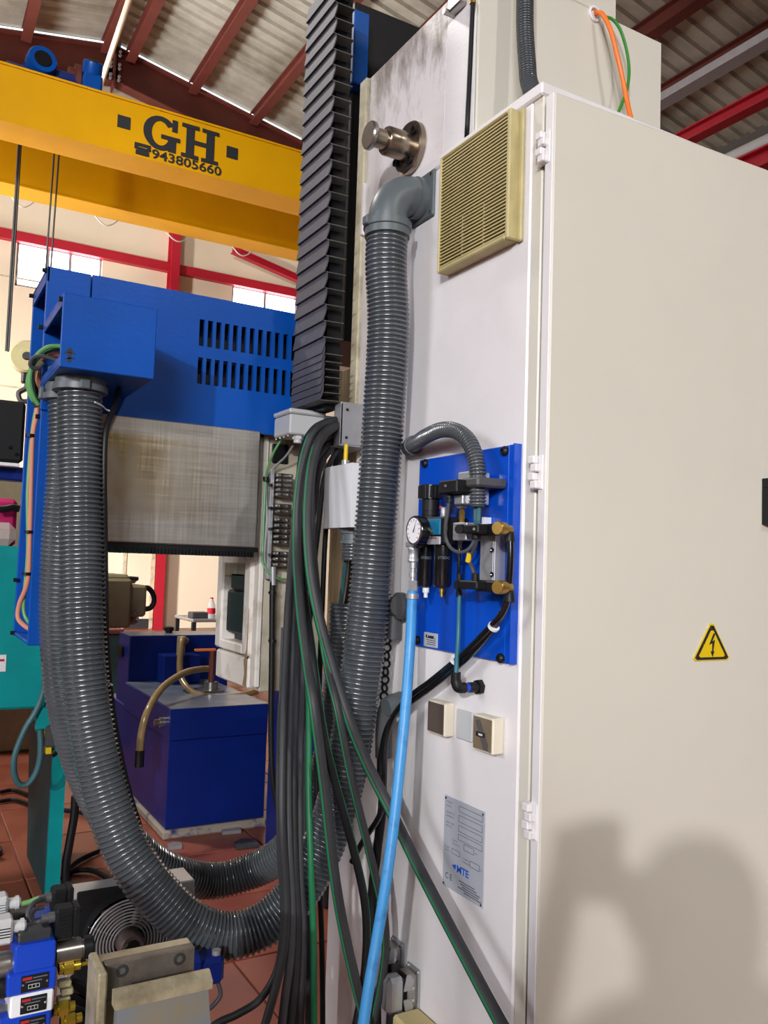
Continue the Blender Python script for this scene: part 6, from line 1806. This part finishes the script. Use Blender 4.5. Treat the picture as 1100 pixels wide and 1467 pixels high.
q.add([(wx0, fy1 - .002, zl - .013), (wx1, fy1 - .002, zl - .013), (wx1, fy1 - .020, zl - .013), (wx0, fy1 - .020, zl - .013),
       (wx0 - .002, fy1 - .002, .74), (wx1 + .006, fy1 - .002, .74), (wx1 + .006, fy1 - .075, .74), (wx0 + .012, fy1 - .075, .74)],
      [(0, 1, 2, 3), (4, 5, 6, 7), (0, 1, 5, 4), (1, 2, 6, 5), (2, 3, 7, 6), (3, 0, 4, 7)])
q.build('front_jaw_body', 'vise_paint', vi, 'grey-blue painted jaw body')
MB().box((jx0 - .02, fy1 - .16, .72), (jx1 + .01, .06, .745), .006).build('base', 'vise_paint', vi)
q = MB(); q.cyl(((jx0 + jx1) / 2, fy1 - .07, .80), ((jx0 + jx1) / 2, fy1 - .24, .80), .014); q.build('spindle', 'steel', vi)
q = MB(); q.cyl(((jx0 + jx1) / 2 - .09, fy1 - .23, .80), ((jx0 + jx1) / 2 + .09, fy1 - .23, .80), .007, seg=12); q.build('handle', 'steel', vi)
wbn = thing('workbench', 'steel workbench carrying the vise below the picture edge', 'bench', (-.95, -.25, 0))
MB().box((-1.5, -.55, .68), (-.58, .10, .719), .004).build('top', 'vise_steel', wbn)
for x in (-1.46, -.63):
    for y in (-.51, .06):
        MB().box((x - .03, y - .03, 0), (x + .03, y + .03, .68), .003).build('leg', 'blue_tank', wbn)

# ------------------------------------------------------------------ photographer standing behind the camera (casts the shadow on the door)
ph_root = thing('person', 'person in navy jacket holding up a phone, seen only as shadow on door', 'person', (-1.45, -1.95, 0))
fh = V((math.sin(YAW), math.cos(YAW), 0)); rh = V((math.cos(YAW), -math.sin(YAW), 0))
HD = V((-1.335, -1.80, 1.60))


def B(f_, r_, z):
    return V((HD.x, HD.y, 0)) + fh * f_ + rh * r_ + V((0, 0, z))


phc = EYE - fw * .012
bv = {'pel': (B(-.06, 0, .98), .15), 'wst': (B(-.06, 0, 1.14), .14), 'chs': (B(-.05, 0, 1.32), .16), 'nek': (B(-.03, 0, 1.46), .065), 'hdb': (B(-.0, 0, 1.53), .07),
      'shl': (B(-.04, -.18, 1.40), .07), 'ell': (B(.12, -.30, 1.22), .05), 'wrl': (phc - fw * .05 - rt * .085 - up * .06, .032), 'hal': (phc - fw * .03 - rt * .075 - up * .01, .034),
      'shr': (B(-.04, .18, 1.40), .07), 'elr': (B(.10, .26, 1.20), .05), 'wrr': (phc - fw * .07 + rt * .04 - up * .15, .032), 'har': (phc - fw * .035 + rt * .03 - up * .085, .034),
      'hpl': (B(-.06, -.09, .92), .10), 'knl': (B(-.03, -.11, .50), .065), 'anl': (B(-.08, -.12, .09), .045), 'tol': (B(.08, -.13, .04), .04),
      'hpr': (B(-.06, .09, .92), .10), 'knr': (B(-.03, .11, .50), .065), 'anr': (B(-.08, .12, .09), .045), 'tor': (B(.08, .13, .04), .04)}
ed = [('pel', 'wst'), ('wst', 'chs'), ('chs', 'nek'), ('nek', 'hdb'), ('chs', 'shl'), ('shl', 'ell'), ('ell', 'wrl'), ('wrl', 'hal'), ('chs', 'shr'), ('shr', 'elr'), ('elr', 'wrr'), ('wrr', 'har'), ('pel', 'hpl'), ('hpl', 'knl'), ('knl', 'anl'), ('anl', 'tol'), ('pel', 'hpr'), ('hpr', 'knr'), ('knr', 'anr'), ('anr', 'tor')]


def skin_mesh(name, verts, edges, m_, root, label=None, sub=2):
    keys = list(verts)
    me = bpy.data.meshes.new(name)
    base_ = WL[root.name]
    me.from_pydata([verts[k][0] - base_ for k in keys], [(keys.index(a), keys.index(b)) for a, b in edges], [])
    o = bpy.data.objects.new(name, me); col.objects.link(o)
    md = o.modifiers.new('skin', 'SKIN')
    for i, k in enumerate(keys):
        me.skin_vertices[0].data[i].radius = (verts[k][1], verts[k][1])
    me.skin_vertices[0].data[0].use_root = True
    md.use_smooth_shade = True
    o.modifiers.new('sub', 'SUBSURF').levels = sub
    o.modifiers['sub'].render_levels = sub
    me.materials.append(M[m_])
    WL[o.name] = V(base_); o.parent = root; o.location = (0, 0, 0)
    if label:
        o['label'] = label
    return o


skin_mesh('body', bv, ed, 'cloth_navy', ph_root)
q = MB(); hc_ = HD + fh * .01
prof = [(-.12, .045), (-.10, .062), (-.06, .075), (-.01, .082), (.04, .084), (.08, .072), (.105, .045), (.115, .012)]
q.lathe(hc_, (0, 0, 1), prof, 24); q.cyl(hc_ + fh * .075 + V((0, 0, .0)), hc_ + fh * .098 + V((0, 0, -.02)), .008, .013, 10)
for s_ in (-1, 1):
    q.lathe(hc_ + rh * s_ * .076 + V((0, 0, -.005)), rh * s_, [(0, .012), (.012, .024), (.018, .02)], 12)
hdo = q.build('head', 'skin', ph_root)
q = MB(); q.lathe(hc_ - fh * .012, (0, 0, 1), [(-.17, .10), (-.12, .118), (-.03, .126), (.045, .118), (.09, .095), (.118, .062), (.130, .012)], 24); q.build('hair', 'hair', hdo)
for s_ in (-1, 1):
    c = hc_ + fh * .076 + rh * s_ * .032 + V((0, 0, .012)); MB().lathe(c, fh, [(-.008, .011), (.0, .011), (.004, .006)], 12).build('eye', 'white_plastic', hdo)
MB().box(hc_ + fh * .07 + V((-.018, -.006, -.062)), hc_ + fh * .078 + V((.018, .006, -.054)), .002).build('mouth', 'red_oxide_pale', hdo)
for sd_, hk_ in ((-1, 'hal'), (1, 'har')):
    hc2 = bv[hk_][0]
    for k in range(5):
        zz = up * (.035 - .02 * k) if k < 4 else up * (-.03)
        ln = (.06, .07, .068, .055, .05)[k]
        d1_ = (rt * (-sd_) * 1.0 - fw * .25).normalized() if k < 4 else (up * .8 - rt * sd_ * .4).normalized()
        p0 = hc2 + zz * .8 - fw * .006
        fv = {'a': (p0, .010), 'b': (p0 + d1_ * ln * .45 - fw * .006, .0095), 'c': (p0 + d1_ * ln * .8 - fw * .016, .0085), 'd': (p0 + d1_ * ln - fw * .026, .0075)}
        skin_mesh('finger' if k < 4 else 'thumb', fv, [('a', 'b'), ('b', 'c'), ('c', 'd')], 'skin', ph_root, sub=1)
    skin_mesh('palm', {'a': (bv['wrl' if sd_ < 0 else 'wrr'][0], .028), 'b': (hc2, .034), 'c': (hc2 + up * .03, .030)}, [('a', 'b'), ('b', 'c')], 'skin', ph_root, sub=1)
q = MB(Matrix(((rt.x, up.x, -fw.x, phc.x), (rt.y, up.y, -fw.y, phc.y), (rt.z, up.z, -fw.z, phc.z), (0, 0, 0, 1))))
q.box((-.045, -.13, .0), (.028, .022, .008), .003)
tag(q.build('smartphone', 'black'), 'black phone held up by the person, seen only as shadow on door', 'phone')
